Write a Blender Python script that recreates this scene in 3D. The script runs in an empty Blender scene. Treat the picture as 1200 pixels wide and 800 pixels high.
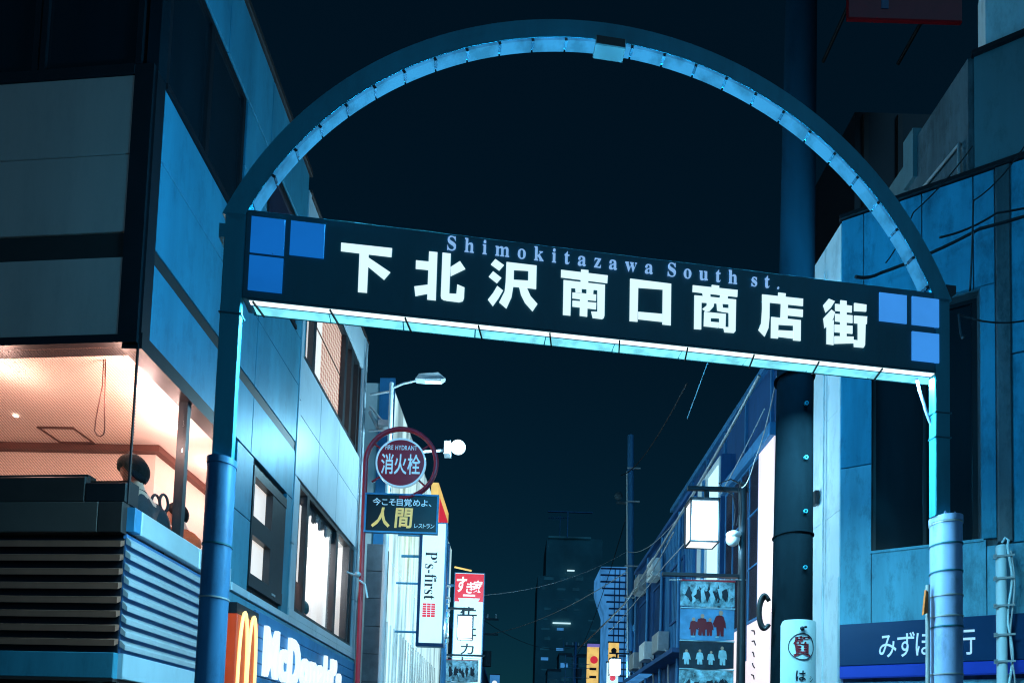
import bpy, bmesh, math, random
from mathutils import Vector, Matrix
R = math.radians
random.seed(7)
S = bpy.context.scene
C = S.collection

# ------------------------------------------------------------------ camera, world, light
cam = bpy.data.cameras.new('camera')
cam.sensor_fit = 'HORIZONTAL'; cam.sensor_width = 36; cam.lens = 21.6
cam.shift_y = 449 / 1200; cam.clip_start = 0.05; cam.clip_end = 2000
co = bpy.data.objects.new('camera', cam); C.objects.link(co)
co.matrix_world = Matrix.Translation((0, 0, 1.6)) @ Matrix.Rotation(R(92.9), 4, 'X') @ Matrix.Rotation(R(1.85), 4, 'Z')
S.camera = co
SUN_EL, SUN_AZ = R(32), R(158)          # azimuth clockwise from +Y: behind the camera, to its right
w = bpy.data.worlds.new('World'); S.world = w; w.use_nodes = True
nt = w.node_tree; bg = nt.nodes['Background']
sky = nt.nodes.new('ShaderNodeTexSky'); sky.sky_type = 'NISHITA'; sky.sun_disc = False
sky.sun_elevation = SUN_EL; sky.sun_rotation = SUN_AZ
mx = nt.nodes.new('ShaderNodeMixRGB'); mx.blend_type = 'MULTIPLY'; mx.inputs[0].default_value = 1
mx.inputs[2].default_value = (0.10, 0.76, 0.98, 1)
nt.links.new(sky.outputs[0], mx.inputs[1]); nt.links.new(mx.outputs[0], bg.inputs[0])
bg.inputs[1].default_value = 0.0066
sun = bpy.data.lights.new('night_sun', 'SUN'); sun.energy = 0.30; sun.angle = R(40); sun.color = (0.17, 0.55, 1.0)
so = bpy.data.objects.new('night_sun', sun); C.objects.link(so)
so.rotation_euler = Vector((math.sin(SUN_AZ) * math.cos(SUN_EL), math.cos(SUN_AZ) * math.cos(SUN_EL), math.sin(SUN_EL))).to_track_quat('Z', 'Y').to_euler()
S.view_settings.view_transform = 'Standard'; S.view_settings.look = 'None'
S.view_settings.exposure = 0; S.view_settings.gamma = 1
S.cycles.use_denoising = True; S.cycles.filter_width = 1.15
S.cycles.max_bounces = 6; S.cycles.transparent_max_bounces = 12
S.cycles.sample_clamp_indirect = 4

# ------------------------------------------------------------------ materials
def mat(name, col, rough=.6, metal=0, var=.25, scale=2.0, streak=0, grime=0, bump=0, spec=.4):
    m = bpy.data.materials.new(name); m.use_nodes = True
    n, l = m.node_tree.nodes, m.node_tree.links
    b = n['Principled BSDF']
    b.inputs['Roughness'].default_value = rough; b.inputs['Metallic'].default_value = metal
    b.inputs['Specular IOR Level'].default_value = spec
    geo = n.new('ShaderNodeNewGeometry')
    mp = n.new('ShaderNodeMapping'); l.new(geo.outputs['Position'], mp.inputs[0])
    mp.inputs['Scale'].default_value = (scale, scale, scale * (.12 if streak else 1))
    no = n.new('ShaderNodeTexNoise'); no.inputs['Scale'].default_value = 1; no.inputs['Detail'].default_value = 6
    no.inputs['Roughness'].default_value = .62
    l.new(mp.outputs[0], no.inputs['Vector'])
    rp = n.new('ShaderNodeValToRGB')
    rp.color_ramp.elements[0].position = .3; rp.color_ramp.elements[1].position = .72
    rp.color_ramp.elements[0].color = tuple(c * (1 - var) for c in col) + (1,)
    rp.color_ramp.elements[1].color = tuple(min(1, c * (1 + var * .6)) for c in col) + (1,)
    l.new(no.outputs[0], rp.inputs[0])
    out = rp.outputs[0]
    if grime:
        n2 = n.new('ShaderNodeTexNoise'); n2.inputs['Scale'].default_value = 5; n2.inputs['Detail'].default_value = 9
        n2.inputs['Roughness'].default_value = .75
        mp2 = n.new('ShaderNodeMapping'); mp2.inputs['Scale'].default_value = (1, 1, .35); l.new(geo.outputs['Position'], mp2.inputs[0])
        l.new(mp2.outputs[0], n2.inputs['Vector'])
        r2 = n.new('ShaderNodeValToRGB'); r2.color_ramp.elements[0].position = .5; r2.color_ramp.elements[1].position = .68
        l.new(n2.outputs[0], r2.inputs[0])
        mm = n.new('ShaderNodeMixRGB'); mu = n.new('ShaderNodeMath'); mu.operation = 'MULTIPLY'; mu.inputs[1].default_value = grime
        l.new(r2.outputs[0], mu.inputs[0]); l.new(mu.outputs[0], mm.inputs[0]); l.new(out, mm.inputs[1])
        mm.inputs[2].default_value = tuple(c * .22 for c in col) + (1,)
        out = mm.outputs[0]
    l.new(out, b.inputs['Base Color'])
    if bump:
        n3 = n.new('ShaderNodeTexNoise'); n3.inputs['Scale'].default_value = 14; n3.inputs['Detail'].default_value = 5
        l.new(geo.outputs['Position'], n3.inputs['Vector'])
        bp = n.new('ShaderNodeBump'); bp.inputs['Strength'].default_value = bump; bp.inputs['Distance'].default_value = .02
        l.new(n3.outputs[0], bp.inputs['Height']); l.new(bp.outputs[0], b.inputs['Normal'])
    return m

def emit(name, col, strength, var=0, scale=4, stretch=1, base=None):
    m = bpy.data.materials.new(name); m.use_nodes = True
    n, l = m.node_tree.nodes, m.node_tree.links
    b = n['Principled BSDF']; b.inputs['Base Color'].default_value = (base or tuple(c * .6 for c in col)) + (1,)
    b.inputs['Roughness'].default_value = .35
    b.inputs['Emission Color'].default_value = col + (1,); b.inputs['Emission Strength'].default_value = strength
    if var:
        geo = n.new('ShaderNodeNewGeometry'); mp = n.new('ShaderNodeMapping'); mp.inputs['Scale'].default_value = (scale, scale, scale * stretch)
        l.new(geo.outputs['Position'], mp.inputs[0])
        no = n.new('ShaderNodeTexNoise'); no.inputs['Scale'].default_value = 1; no.inputs['Detail'].default_value = 5
        l.new(mp.outputs[0], no.inputs['Vector'])
        rp = n.new('ShaderNodeValToRGB'); rp.color_ramp.elements[0].position = .36; rp.color_ramp.elements[1].position = .56
        rp.color_ramp.elements[0].color = tuple(c * (1 - var) for c in col) + (1,); rp.color_ramp.elements[1].color = col + (1,)
        l.new(no.outputs[0], rp.inputs[0]); l.new(rp.outputs[0], b.inputs['Emission Color'])
    return m

def glass(name, tint=(1, 1, 1), dots=0):
    m = bpy.data.materials.new(name); m.use_nodes = True
    n, l = m.node_tree.nodes, m.node_tree.links
    out = n['Material Output']; n.remove(n['Principled BSDF'])
    t = n.new('ShaderNodeBsdfTransparent'); t.inputs[0].default_value = tint + (1,)
    g = n.new('ShaderNodeBsdfGlossy'); g.inputs['Roughness'].default_value = .03
    lw = n.new('ShaderNodeLayerWeight'); lw.inputs[0].default_value = .5
    pw_ = n.new('ShaderNodeMath'); pw_.operation = 'POWER'; pw_.inputs[1].default_value = 4; l.new(lw.outputs['Facing'], pw_.inputs[0])
    f = n.new('ShaderNodeMath'); f.operation = 'MULTIPLY_ADD'; f.inputs[1].default_value = .3; f.inputs[2].default_value = .025; l.new(pw_.outputs[0], f.inputs[0])
    mix = n.new('ShaderNodeMixShader'); l.new(f.outputs[0], mix.inputs[0]); l.new(t.outputs[0], mix.inputs[1]); l.new(g.outputs[0], mix.inputs[2])
    res = mix.outputs[0]
    if dots:        # perforated window film: a fine diagonal grid of printed dots
        geo = n.new('ShaderNodeNewGeometry'); mp = n.new('ShaderNodeMapping'); mp.inputs['Rotation'].default_value = (0, R(45), 0)
        mp.inputs['Scale'].default_value = (dots, dots, dots); l.new(geo.outputs['Position'], mp.inputs[0])
        ck = n.new('ShaderNodeTexWave'); ck.inputs['Scale'].default_value = 1; ck.bands_direction = 'X'; l.new(mp.outputs[0], ck.inputs['Vector'])
        cz = n.new('ShaderNodeTexWave'); cz.inputs['Scale'].default_value = 1; cz.bands_direction = 'Z'; l.new(mp.outputs[0], cz.inputs['Vector'])
        mu = n.new('ShaderNodeMath'); mu.operation = 'MULTIPLY'; l.new(ck.outputs['Fac'], mu.inputs[0]); l.new(cz.outputs['Fac'], mu.inputs[1])
        gt = n.new('ShaderNodeMath'); gt.operation = 'MULTIPLY'; gt.inputs[1].default_value = .42; l.new(mu.outputs[0], gt.inputs[0])
        d = n.new('ShaderNodeBsdfDiffuse'); d.inputs[0].default_value = (.5, .25, .16, 1)
        m2 = n.new('ShaderNodeMixShader'); l.new(gt.outputs[0], m2.inputs[0]); l.new(res, m2.inputs[1]); l.new(d.outputs[0], m2.inputs[2]); res = m2.outputs[0]
    l.new(res, out.inputs[0])
    return m

M = {}
M['gate'] = mat('gate_paint', (.02, .30, .41), .5, .1, .2, 3, 1, .25)
M['gate_dark'] = mat('gate_board_paint', (.008, .15, .21), .5, 0, .15, 2, 1, .2)
M['sleeve_shaded'] = mat('shaded_sleeve_paint', (.05, .21, .42), .45, .1, .3, 5, 1, .5)  # darker copy of the sleeve paint; the left leg's shade is in the colour
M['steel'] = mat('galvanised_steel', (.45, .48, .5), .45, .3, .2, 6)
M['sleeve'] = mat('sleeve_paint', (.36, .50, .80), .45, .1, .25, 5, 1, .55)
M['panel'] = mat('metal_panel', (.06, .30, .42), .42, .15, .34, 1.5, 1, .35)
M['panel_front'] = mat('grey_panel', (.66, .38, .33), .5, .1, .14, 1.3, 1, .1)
M['panel_pale'] = mat('pale_panel', (.52, .62, .68), .4, .1, .16, 1.5, 1, .15)
M['dark'] = mat('dark_frame', (.018, .016, .02), .45, .2, .2, 3)
M['strip'] = mat('dark_band', (.05, .032, .03), .5, .1, .2, 3)
M['brown'] = mat('brown_slat', (.36, .13, .085), .5, .1, .2, 3, 1)
M['slat'] = mat('pale_slat', (.50, .50, .52), .42, .2, .15, 2, 1)
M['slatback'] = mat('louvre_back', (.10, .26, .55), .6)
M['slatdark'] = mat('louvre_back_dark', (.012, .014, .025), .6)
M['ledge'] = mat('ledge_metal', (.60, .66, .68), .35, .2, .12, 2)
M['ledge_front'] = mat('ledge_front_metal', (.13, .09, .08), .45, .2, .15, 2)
M['white'] = mat('white_paint', (.8, .8, .79), .5, 0, .1, 2, 1, .1)
M['salmon'] = mat('interior_paint', (.84, .68, .60), .7, 0, .06, 1)
M['interior'] = mat('white_interior', (.85, .84, .8), .7, 0, .05, 1)
M['coving'] = mat('shaded_coving', (.12, .04, .03), .6)
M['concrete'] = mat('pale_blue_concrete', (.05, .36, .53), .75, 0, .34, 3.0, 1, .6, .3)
M['concrete_lit'] = mat('weathered_lit_concrete', (.15, .46, .60), .75, 0, .36, 3.2, 1, .6, .3)  # lower bank wall: paler copy with the street light put into its colour
M['concrete_lt'] = mat('pale_render', (.76, .84, .86), .7, 0, .16, 2.5, 1, .35, .15)
M['concrete_dk'] = mat('stained_render', (.10, .14, .16), .8, 0, .45, 4, 1, .7, .4)
M['block'] = mat('upper_block_render', (.14, .22, .24), .7, 0, .2, 1.5, 1, .3)
M['navy'] = mat('navy_board', (.006, .045, .13), .35, .1, .12, 1.5)
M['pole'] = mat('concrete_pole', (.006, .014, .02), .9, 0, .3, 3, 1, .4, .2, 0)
M['darkmetal'] = mat('black_metal', (.02, .03, .04), .4, .4, .2, 5)
M['cable'] = mat('cable_rubber', (.012, .014, .018), .55)
M['cable_lt'] = mat('pale_cable', (.5, .52, .54), .5)
M['red'] = mat('red_paint', (.42, .015, .03), .4, 0, .15, 5, 0, .15)
M['darkred'] = mat('dark_red_board', (.34, .006, .014), .5, 0, .2, 2)
M['signblack'] = mat('black_board', (.006, .012, .016), .4, 0, .1, 3)
M['signblue'] = mat('blue_edge', (.05, .25, .45), .4)
M['orange'] = mat('orange_tag', (.8, .18, .03), .5)
M['asphalt'] = mat('asphalt', (.05, .05, .052), .8, 0, .3, 4, 0, 0, .3)
M['paving'] = mat('paving', (.22, .21, .2), .8, 0, .25, 3, 0, .2, .3)
M['kerb'] = mat('kerb_stone', (.32, .31, .3), .8, 0, .2, 3)
M['far'] = mat('far_wall', (.05, .10, .13), .8, 0, .3, .6, 1, .3)
M['farblue'] = mat('blue_cladding', (.055, .26, .52), .6, .1, .25, 1.2, 1, .3)
M['bluewall'] = mat('dark_blue_wall', (.018, .10, .27), .7, 0, .3, 1, 1, .3)
M['tile'] = mat('grey_tile', (.17, .17, .19), .5, 0, .25, 5, 0, .25)
M['plum'] = mat('plum_glazing', (.035, .03, .05), .15, 0, .4, 3)
M['darkglass'] = mat('dark_glass', (.010, .017, .022), .12, 0, .3, 3, 1)
M['skin'] = mat('skin', (.62, .34, .24), .55, 0, .1, 20)
M['hair'] = mat('black_hair', (.010, .008, .008), .85, 0, .6, 60, 0, 0, .8, .15)
M['hair_teal'] = mat('dark_teal_hair', (.02, .10, .13), .85, 0, .3, 60)
M['coat'] = mat('dark_coat', (.015, .022, .028), .8, 0, .3, 20)
M['orangecloth'] = mat('orange_cloth', (.62, .10, .03), .8, 0, .2, 20)
M['whitecloth'] = mat('white_cloth', (.8, .8, .8), .8, 0, .1, 20)
M['mullion'] = mat('window_frame_paint', (.03, .035, .04), .4, .2, .15, 5)
M['glass'] = glass('clear_glass')
M['film'] = glass('dotted_film_glass', (1, .95, .91), 15)
M['film2'] = glass('dotted_blind_film', (1, .55, .38), 60)
M['printcrowd'] = mat('printed_crowd', (.30, .52, .60), .7, 0, .98, 9)
M['far_city'] = mat('far_city_wall', (.10, .30, .36), .9, 0, .3, .3)
M['kanji'] = emit('lit_letter', (.74, .95, 1.0), 1.0)
M['english'] = emit('pale_blue_letter', (.26, .50, .86), .85, 0)
M['square'] = emit('blue_acrylic', (.004, .13, .50), .95, .12, 1.5, base=(.01, .03, .08))
M['square_r'] = emit('pale_blue_acrylic', (.045, .30, .88), .9, .15, 1.5, base=(.01, .03, .08))
M['tube'] = emit('white_tube', (.80, 1.0, 1.0), 1.5)
M['diffuser'] = emit('cyan_diffuser', (.22, .84, .98), 1.3, .38, 9)
M['archlight'] = emit('arch_light', (.04, .32, .70), .85, .45, 6, base=(.01, .01, .01))
M['archlight'].node_tree.nodes['Principled BSDF'].inputs['Specular IOR Level'].default_value = 0
M['lantern'] = emit('lantern_glass', (.9, .97, 1.0), 1.6)
M['bulb'] = emit('lamp_glass', (.62, .88, 1.0), 2.6)
M['downlight'] = emit('downlight_glass', (1, .92, .85), 3)
M['lightbox'] = emit('white_lightbox', (.62, .92, 1.0), .98, .10, 1.2)
M['facadelight'] = emit('glowing_facade', (.62, .95, 1.0), 1.0, .72, 2.6, .12)  # facade glare is put in as emission; no lamp behind the panels
M['pinkbox'] = emit('pinkish_lightbox', (.95, .78, .80), .9, .1, 1.5)
M['blind'] = emit('lit_roller_blind', (1.0, .93, .86), .85, .08, 2)
M['blind_or'] = emit('lit_orange_blind', (.95, .45, .32), .75, .15, 3)
def dotted(m, dots, c0, c1):
    n, l = m.node_tree.nodes, m.node_tree.links
    geo = n.new('ShaderNodeNewGeometry'); mp = n.new('ShaderNodeMapping'); mp.inputs['Rotation'].default_value = (R(45), 0, 0)
    mp.inputs['Scale'].default_value = (dots, dots, dots); l.new(geo.outputs['Position'], mp.inputs[0])
    ck = n.new('ShaderNodeTexChecker'); ck.inputs['Scale'].default_value = 1; l.new(mp.outputs[0], ck.inputs['Vector'])
    ck.inputs['Color1'].default_value = c0 + (1,); ck.inputs['Color2'].default_value = c1 + (1,)
    l.new(ck.outputs[0], n['Principled BSDF'].inputs['Emission Color'])
dotted(M['blind_or'], 13, (1, .80, .68), (.42, .10, .05))
M['yellow'] = emit('yellow_lightbox', (.95, .62, .18), .9, .25, 3)
M['redbox'] = emit('red_lightbox', (.75, .03, .06), .8)
M['archyellow'] = emit('yellow_neon', (1.0, .72, .28), 1.35)
M['orangebox'] = emit('orange_lightbox', (.62, .06, .012), .55, .2, 3)
M['whiteletter'] = emit('white_letter', (.85, .97, 1.0), .95)
M['gold'] = emit('gold_letter', (.85, .62, .18), .5, .25, 14)
M['paleletter'] = emit('pale_letter', (.42, .72, .85), .5)
M['bankletter'] = emit('bank_letter', (.40, .66, .85), .8)
M['blueglow'] = emit('blue_glow_strip', (.010, .055, .50), .45, .7, 1.2)
M['ink'] = mat('dark_ink', (.012, .02, .035), .6)
M['inkred'] = mat('dark_red_ink', (.22, .008, .02), .6)
M['plate'] = mat('pale_plate', (.62, .80, .84), .45, 0, .1, 3, 1, .12)
M['shopglow'] = emit('shop_window_light', (.25, .75, 1.0), .9, .4, 1.4)
M['bannerblue'] = mat('blue_banner_print', (.12, .34, .58), .7, 0, .3, 5)
M['bannerdark'] = mat('dark_banner_print', (.015, .03, .05), .7, 0, .5, 8)
M['bannerpale'] = mat('pale_banner_print', (.42, .66, .74), .7, 0, .35, 7)
M['purple'] = emit('purple_letter', (.25, .2, .7), .6)
M['dimwin'] = emit('dim_far_window', (.005, .05, .09), .6, .6, .5)
M['farlit'] = emit('far_glow', (.05, .26, .62), .8, .4, 1)

# ------------------------------------------------------------------ builders
class MB:
    def __init__(s): s.v = []; s.f = []; s.sm = []
    def add(s, vs, fs, smooth=False):
        k = len(s.v); s.v += [tuple(v) for v in vs]
        s.f += [tuple(i + k for i in f) for f in fs]; s.sm += [smooth] * len(fs); return s
    def box(s, x0, x1, y0, y1, z0, z1, c=0):
        if not c:
            return s.add([(x0,y0,z0),(x1,y0,z0),(x1,y1,z0),(x0,y1,z0),(x0,y0,z1),(x1,y0,z1),(x1,y1,z1),(x0,y1,z1)],
                         [(0,3,2,1),(4,5,6,7),(0,1,5,4),(1,2,6,5),(2,3,7,6),(3,0,4,7)])
        # front (y0) edges chamfered by c
        return s.add([(x0,y0+c,z0),(x1,y0+c,z0),(x1,y1,z0),(x0,y1,z0),(x0,y0+c,z1),(x1,y0+c,z1),(x1,y1,z1),(x0,y1,z1),
                      (x0+c,y0,z0+c),(x1-c,y0,z0+c),(x1-c,y0,z1-c),(x0+c,y0,z1-c)],
                     [(0,3,2,1),(4,5,6,7),(1,2,6,5),(2,3,7,6),(3,0,4,7),(8,9,10,11),(0,1,9,8),(1,5,10,9),(5,4,11,10),(4,0,8,11)])
    def prism(s, poly, y0, y1):           # poly in (x, z), extruded along y
        a = sum(poly[i][0]*poly[(i+1)%len(poly)][1]-poly[(i+1)%len(poly)][0]*poly[i][1] for i in range(len(poly)))
        p = list(poly) if a > 0 else list(poly)[::-1]
        n = len(p)
        return s.add([(x,y0,z) for x,z in p] + [(x,y1,z) for x,z in p],
                     [tuple(range(n)), tuple(range(2*n-1, n-1, -1))] + [(i, n+i, n+(i+1)%n, (i+1)%n) for i in range(n)])
    def plan(s, poly, z0, z1):            # poly in (x, y), extruded along z
        a = sum(poly[i][0]*poly[(i+1)%len(poly)][1]-poly[(i+1)%len(poly)][0]*poly[i][1] for i in range(len(poly)))
        p = list(poly) if a > 0 else list(poly)[::-1]
        n = len(p)
        return s.add([(x,y,z0) for x,y in p] + [(x,y,z1) for x,y in p],
                     [tuple(range(n-1,-1,-1)), tuple(range(n, 2*n))] + [(i, (i+1)%n, n+(i+1)%n, n+i) for i in range(n)])
    def tube(s, path, r, seg=10, r1=None):
        P = [Vector(p) for p in path]; n = len(P); ring = []
        t0 = (P[1]-P[0]).normalized(); up = Vector((0,0,1)) if abs(t0.z) < .9 else Vector((1,0,0))
        a = t0.cross(up).normalized(); vs = []
        for i, p in enumerate(P):
            t = (P[min(i+1,n-1)] - P[max(i-1,0)]).normalized()
            a = (a - t*a.dot(t)).normalized(); b = t.cross(a)
            rr = r if r1 is None else r + (r1-r)*i/(n-1)
            for k in range(seg):
                w_ = 2*math.pi*k/seg; vs.append(p + (a*math.cos(w_) + b*math.sin(w_))*rr)
        fs = [(i*seg+k, i*seg+(k+1)%seg, (i+1)*seg+(k+1)%seg, (i+1)*seg+k) for i in range(n-1) for k in range(seg)]
        s.add(vs, fs, True)
        return s.add(vs[:seg], [tuple(range(seg-1,-1,-1))]).add(vs[-seg:], [tuple(range(seg))])
    def disc(s, c, r, y0, y1, seg=40):
        return s.prism([(c[0]+r*math.cos(2*math.pi*k/seg), c[1]+r*math.sin(2*math.pi*k/seg)) for k in range(seg)], y0, y1)
    def ring(s, c, r0, r1, y0, y1, seg=48, a0=0, a1=360):
        full = a1 - a0 >= 360; vs = []; n = seg if full else seg + 1
        for k in range(n):
            w_ = R(a0 + (a1-a0)*k/seg)
            for rr, y in ((r0,y0),(r1,y0),(r1,y1),(r0,y1)): vs.append((c[0]+rr*math.cos(w_), y, c[1]+rr*math.sin(w_)))
        fs = []
        for k in range(seg):
            i, j = k*4, ((k+1)%n)*4
            fs += [(i,j,j+1,i+1)[::-1], (i+1,j+1,j+2,i+2)[::-1], (i+2,j+2,j+3,i+3)[::-1], (i+3,j+3,j,i)[::-1]]
        if not full: fs += [(0,1,2,3), (4*n-1,4*n-2,4*n-3,4*n-4)]
        return s.add(vs, fs)
    def ball(s, c, r, sx=1, sy=1, sz=1, u=16, v=10):
        vs = [(c[0], c[1], c[2]+r*sz)]
        for i in range(1, v):
            for k in range(u):
                a, b = math.pi*i/v, 2*math.pi*k/u
                vs.append((c[0]+r*sx*math.sin(a)*math.cos(b), c[1]+r*sy*math.sin(a)*math.sin(b), c[2]+r*sz*math.cos(a)))
        vs.append((c[0], c[1], c[2]-r*sz)); e = len(vs)-1
        fs = [(0, 1+k, 1+(k+1)%u) for k in range(u)]
        for i in range(v-2):
            for k in range(u): fs.append((1+i*u+k, 1+(i+1)*u+k, 1+(i+1)*u+(k+1)%u, 1+i*u+(k+1)%u))
        fs += [(e, 1+(v-2)*u+(k+1)%u, 1+(v-2)*u+k) for k in range(u)]
        return s.add(vs, fs, True)
    def xf(s, m): s.v = [tuple(m @ Vector(v)) for v in s.v]; return s
    def map(s, fn): s.v = [tuple(fn(v)) for v in s.v]; return s
    def build(s, name, m, parent=None, **props):
        me = bpy.data.meshes.new(name); me.from_pydata(s.v, [], s.f); me.update()
        me.polygons.foreach_set('use_smooth', s.sm)
        bm = bmesh.new(); bm.from_mesh(me); bmesh.ops.recalc_face_normals(bm, faces=bm.faces); bm.to_mesh(me); bm.free()
        me.materials.append(M[m] if isinstance(m, str) else m)
        o = bpy.data.objects.new(name, me); C.objects.link(o)
        if parent: o.parent = parent
        for k, v in props.items(): o[k] = v
        return o

def B(name, m, parent, *a, c=0, **p): return MB().box(*a, c=c).build(name, m, parent, **p)
def thing(name, label, cat, loc=(0,0,0), rz=0, group=None):
    o = bpy.data.objects.new(name, None); C.objects.link(o)
    o.location = loc; o.rotation_euler = (0, 0, rz); o['label'] = label; o['category'] = cat
    if group: o['group'] = group
    return o
def tag(o, label, cat, group=None):
    o['label'] = label; o['category'] = cat
    if group: o['group'] = group
    return o
def struct(o): o['kind'] = 'structure'; return o
def children(o): return [c for c in bpy.data.objects if c.parent == o]
def copy_tree(o, parent=None):
    kids = list(o.children)
    c = o.copy(); C.objects.link(c)
    if parent: c.parent = parent
    for k in kids: copy_tree(k, c)
    return c
def lamp(kind, loc, energy, col, parent=None, size=.05, name='lamp_light', rot=None, size_y=None, spot=None):
    l = bpy.data.lights.new(name, kind); l.energy = energy; l.color = col
    if kind == 'AREA':
        l.size = size
        if size_y: l.shape = 'RECTANGLE'; l.size_y = size_y
    else: l.shadow_soft_size = size
    if spot: l.spot_size = R(spot); l.spot_blend = .4
    o = bpy.data.objects.new(name, l); C.objects.link(o); o.location = loc
    if rot: o.rotation_euler = rot
    if parent: o.parent = parent
    return o
def glyphs(s, offset=0, shear=0):
    """the outline of a piece of writing as (verts, faces), in the font's own plane"""
    c = bpy.data.curves.new('writing', 'FONT'); c.body = s; c.offset = offset; c.size = 1; c.shear = shear; c.resolution_u = 3
    o = bpy.data.objects.new('writing', c); C.objects.link(o)
    dg = bpy.context.evaluated_depsgraph_get()
    me = bpy.data.meshes.new_from_object(o.evaluated_get(dg))
    vs = [v.co.copy() for v in me.vertices]; fs = [tuple(p.vertices) for p in me.polygons]
    bpy.data.objects.remove(o); bpy.data.curves.remove(c); bpy.data.meshes.remove(me)
    return vs, fs
def word(s, x0, x1, z0, z1, y, name, m, parent, offset=0, shear=0, thick=0, rot=0, warp=None):
    """writing fitted to a rectangle on the plane y, facing -y; thick makes it stand out towards -y"""
    vs, fs = glyphs(s, offset, shear)
    if rot == -90: vs = [Vector((v.y, -v.x, 0)) for v in vs]
    xs = [v.x for v in vs]; ys = [v.y for v in vs]
    ax, bx, ay, by = min(xs), max(xs), min(ys), max(ys)
    P = [(x0 + (v.x-ax)/(bx-ax)*(x1-x0), y, z0 + (v.y-ay)/(by-ay)*(z1-z0)) for v in vs]
    mb = MB()
    if not thick: mb.add(P, fs)
    else:
        k = len(P); edge = {}
        for f in fs:
            for i in range(len(f)):
                e = (f[i], f[(i+1)%len(f)])
                if (e[1], e[0]) in edge: del edge[(e[1], e[0])]
                else: edge[e] = 1
        mb.add([(x, y-thick, z) for x, y, z in P] + P, list(fs) + [(a, a+k, b+k, b) for a, b in edge])
    if warp: mb.map(warp)
    o = bpy.data.meshes.new(name); o.from_pydata(mb.v, [], mb.f); o.update(); o.materials.append(M[m])
    ob = bpy.data.objects.new(name, o); C.objects.link(ob); ob.parent = parent
    return ob
def letters(s, x0, x1, z0, z1, y, m, parent, offset=0, thick=0, name='letter', gap=1.0):
    """each character its own part; widths follow the font"""
    data = [(ch, glyphs(ch, offset)) for ch in s]
    pos = []; x = 0
    for ch, (vs, fs) in data:
        if not vs: pos.append(None); x += .40; continue
        xs = [v.x for v in vs]; wd = max(xs)-min(xs); pos.append((x, wd, min(xs))); x += wd + .11*gap
    x -= .11*gap
    big = max(v.y for ch, (vs, fs) in data for v in vs); low = 0
    sx = (x1-x0)/x; sz = (z1-z0)/(big-low)
    for (ch, (vs, fs)), p in zip(data, pos):
        if not p: continue
        k = [v for v in vs]; xs = [v.x for v in k]; ys = [v.y for v in k]
        word(ch, x0+p[0]*sx, x0+(p[0]+p[1])*sx, z0+min(ys)*sz, z0+max(ys)*sz, y, name, m, parent, offset, 0, thick)
def window(parent, x0, x1, z0, z1, mull=(), y=0, fr=.06, deep=.12, pane='glass', frm='mullion', bars=()):
    f = MB()
    f.box(x0, x1, y, y+deep, z0, z0+fr).box(x0, x1, y, y+deep, z1-fr, z1).box(x0, x0+fr, y+.002, y+deep, z0+fr, z1-fr).box(x1-fr, x1, y+.002, y+deep, z0+fr, z1-fr)
    for m_, wd in mull: f.box(m_-wd/2, m_+wd/2, y-.004, y+deep, z0+fr, z1-fr)
    for b_, wd in bars: f.box(x0+fr, x1-fr, y-.002, y+deep, b_-wd/2, b_+wd/2)
    o = f.build('window', frm, parent)
    ed = [x0+fr] + [v for m_, wd in mull for v in (m_-wd/2, m_+wd/2)] + [x1-fr]
    for i in range(0, len(ed), 2):
        if pane: B('pane', pane, o, ed[i], ed[i+1], y+.05, y+.06, z0+fr, z1-fr)
    return o

# ------------------------------------------------------------------ ground (below the frame)
g = struct(MB().box(-600, 600, -600, 900, -.5, -.12).build('ground', 'asphalt'))
struct(B('road', 'asphalt', None, -2.3, 3.0, -30, 120, -.119, 0))
struct(B('pavement', 'paving', None, -3.72, -2.42, -30, 120, -.118, .1))
struct(B('pavement', 'paving', None, 3.12, 4.3, -30, 7.9, -.118, .1))
struct(B('kerb', 'kerb', None, -2.42, -2.3, -30, 120, -.117, .12, c=.015))
struct(B('kerb', 'kerb', None, 3.0, 3.12, -30, 120, -.117, .12, c=.015))

# ------------------------------------------------------------------ restaurant building on the left
bld = thing('restaurant_building', 'tall panelled restaurant building with louvres and a lit corner window on the left', 'building', (-3.696, 5.7, 0), math.atan2(.9997, .0238))
BI = (Matrix.Translation((-3.696, 5.7, 0)) @ Matrix.Rotation(math.atan2(.9997, .0238), 4, 'Z')).inverted()
FM = BI @ Matrix.Translation((-3.696, 5.7, 0)) @ Matrix.Rotation(math.atan2(-.09, 1), 4, 'Z')   # front face frame inside the building's frame
def FB(name, m, parent, *a, c=0): return MB().box(*a, c=c).xf(FM).build(name, m, parent)
def SB(name, m, parent, *a, c=0): return B(name, m, parent, *a, c=c)
HB = [(0, .1), (7.6, .1), (7.6, 6.5), (.6, 6.5)]
W = MB()
# backing behind the panels, street side (openings left free)
yb0, yb1 = .03, .16
W.box(.13, 1.9, yb0, yb1, 5.5, 8.16).box(.13, 3.9, yb0, yb1, 9.88, 10.93)
W.box(1.9, 3.9, yb0, yb1, 5.45, 8.16).box(1.9, 2.47, yb0, yb1, 2.2, 5.45).box(3.6, 4.13, yb0, yb1, 2.2, 5.45).box(2.47, 3.6, yb0, yb1, 2.2, 3.78)
W.box(1.76, 2.45, yb0, yb1, 8.16, 9.88).box(3.6, 3.9, yb0, yb1, 8.16, 9.88)
W.box(3.9, 4.13, yb0, yb1, 5.45, 10.7).box(4.13, 7.6, yb0, yb1, 2.2, 3.8).box(7.33, 7.6, yb0, yb1, 3.8, 10.7)
W.box(4.13, 7.33, yb0, yb1, 5.96, 8.0).box(4.13, 7.33, yb0, yb1, 9.92, 10.7)
W.box(7.5, 7.58, .16, 6, .1, 10.68)
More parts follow.
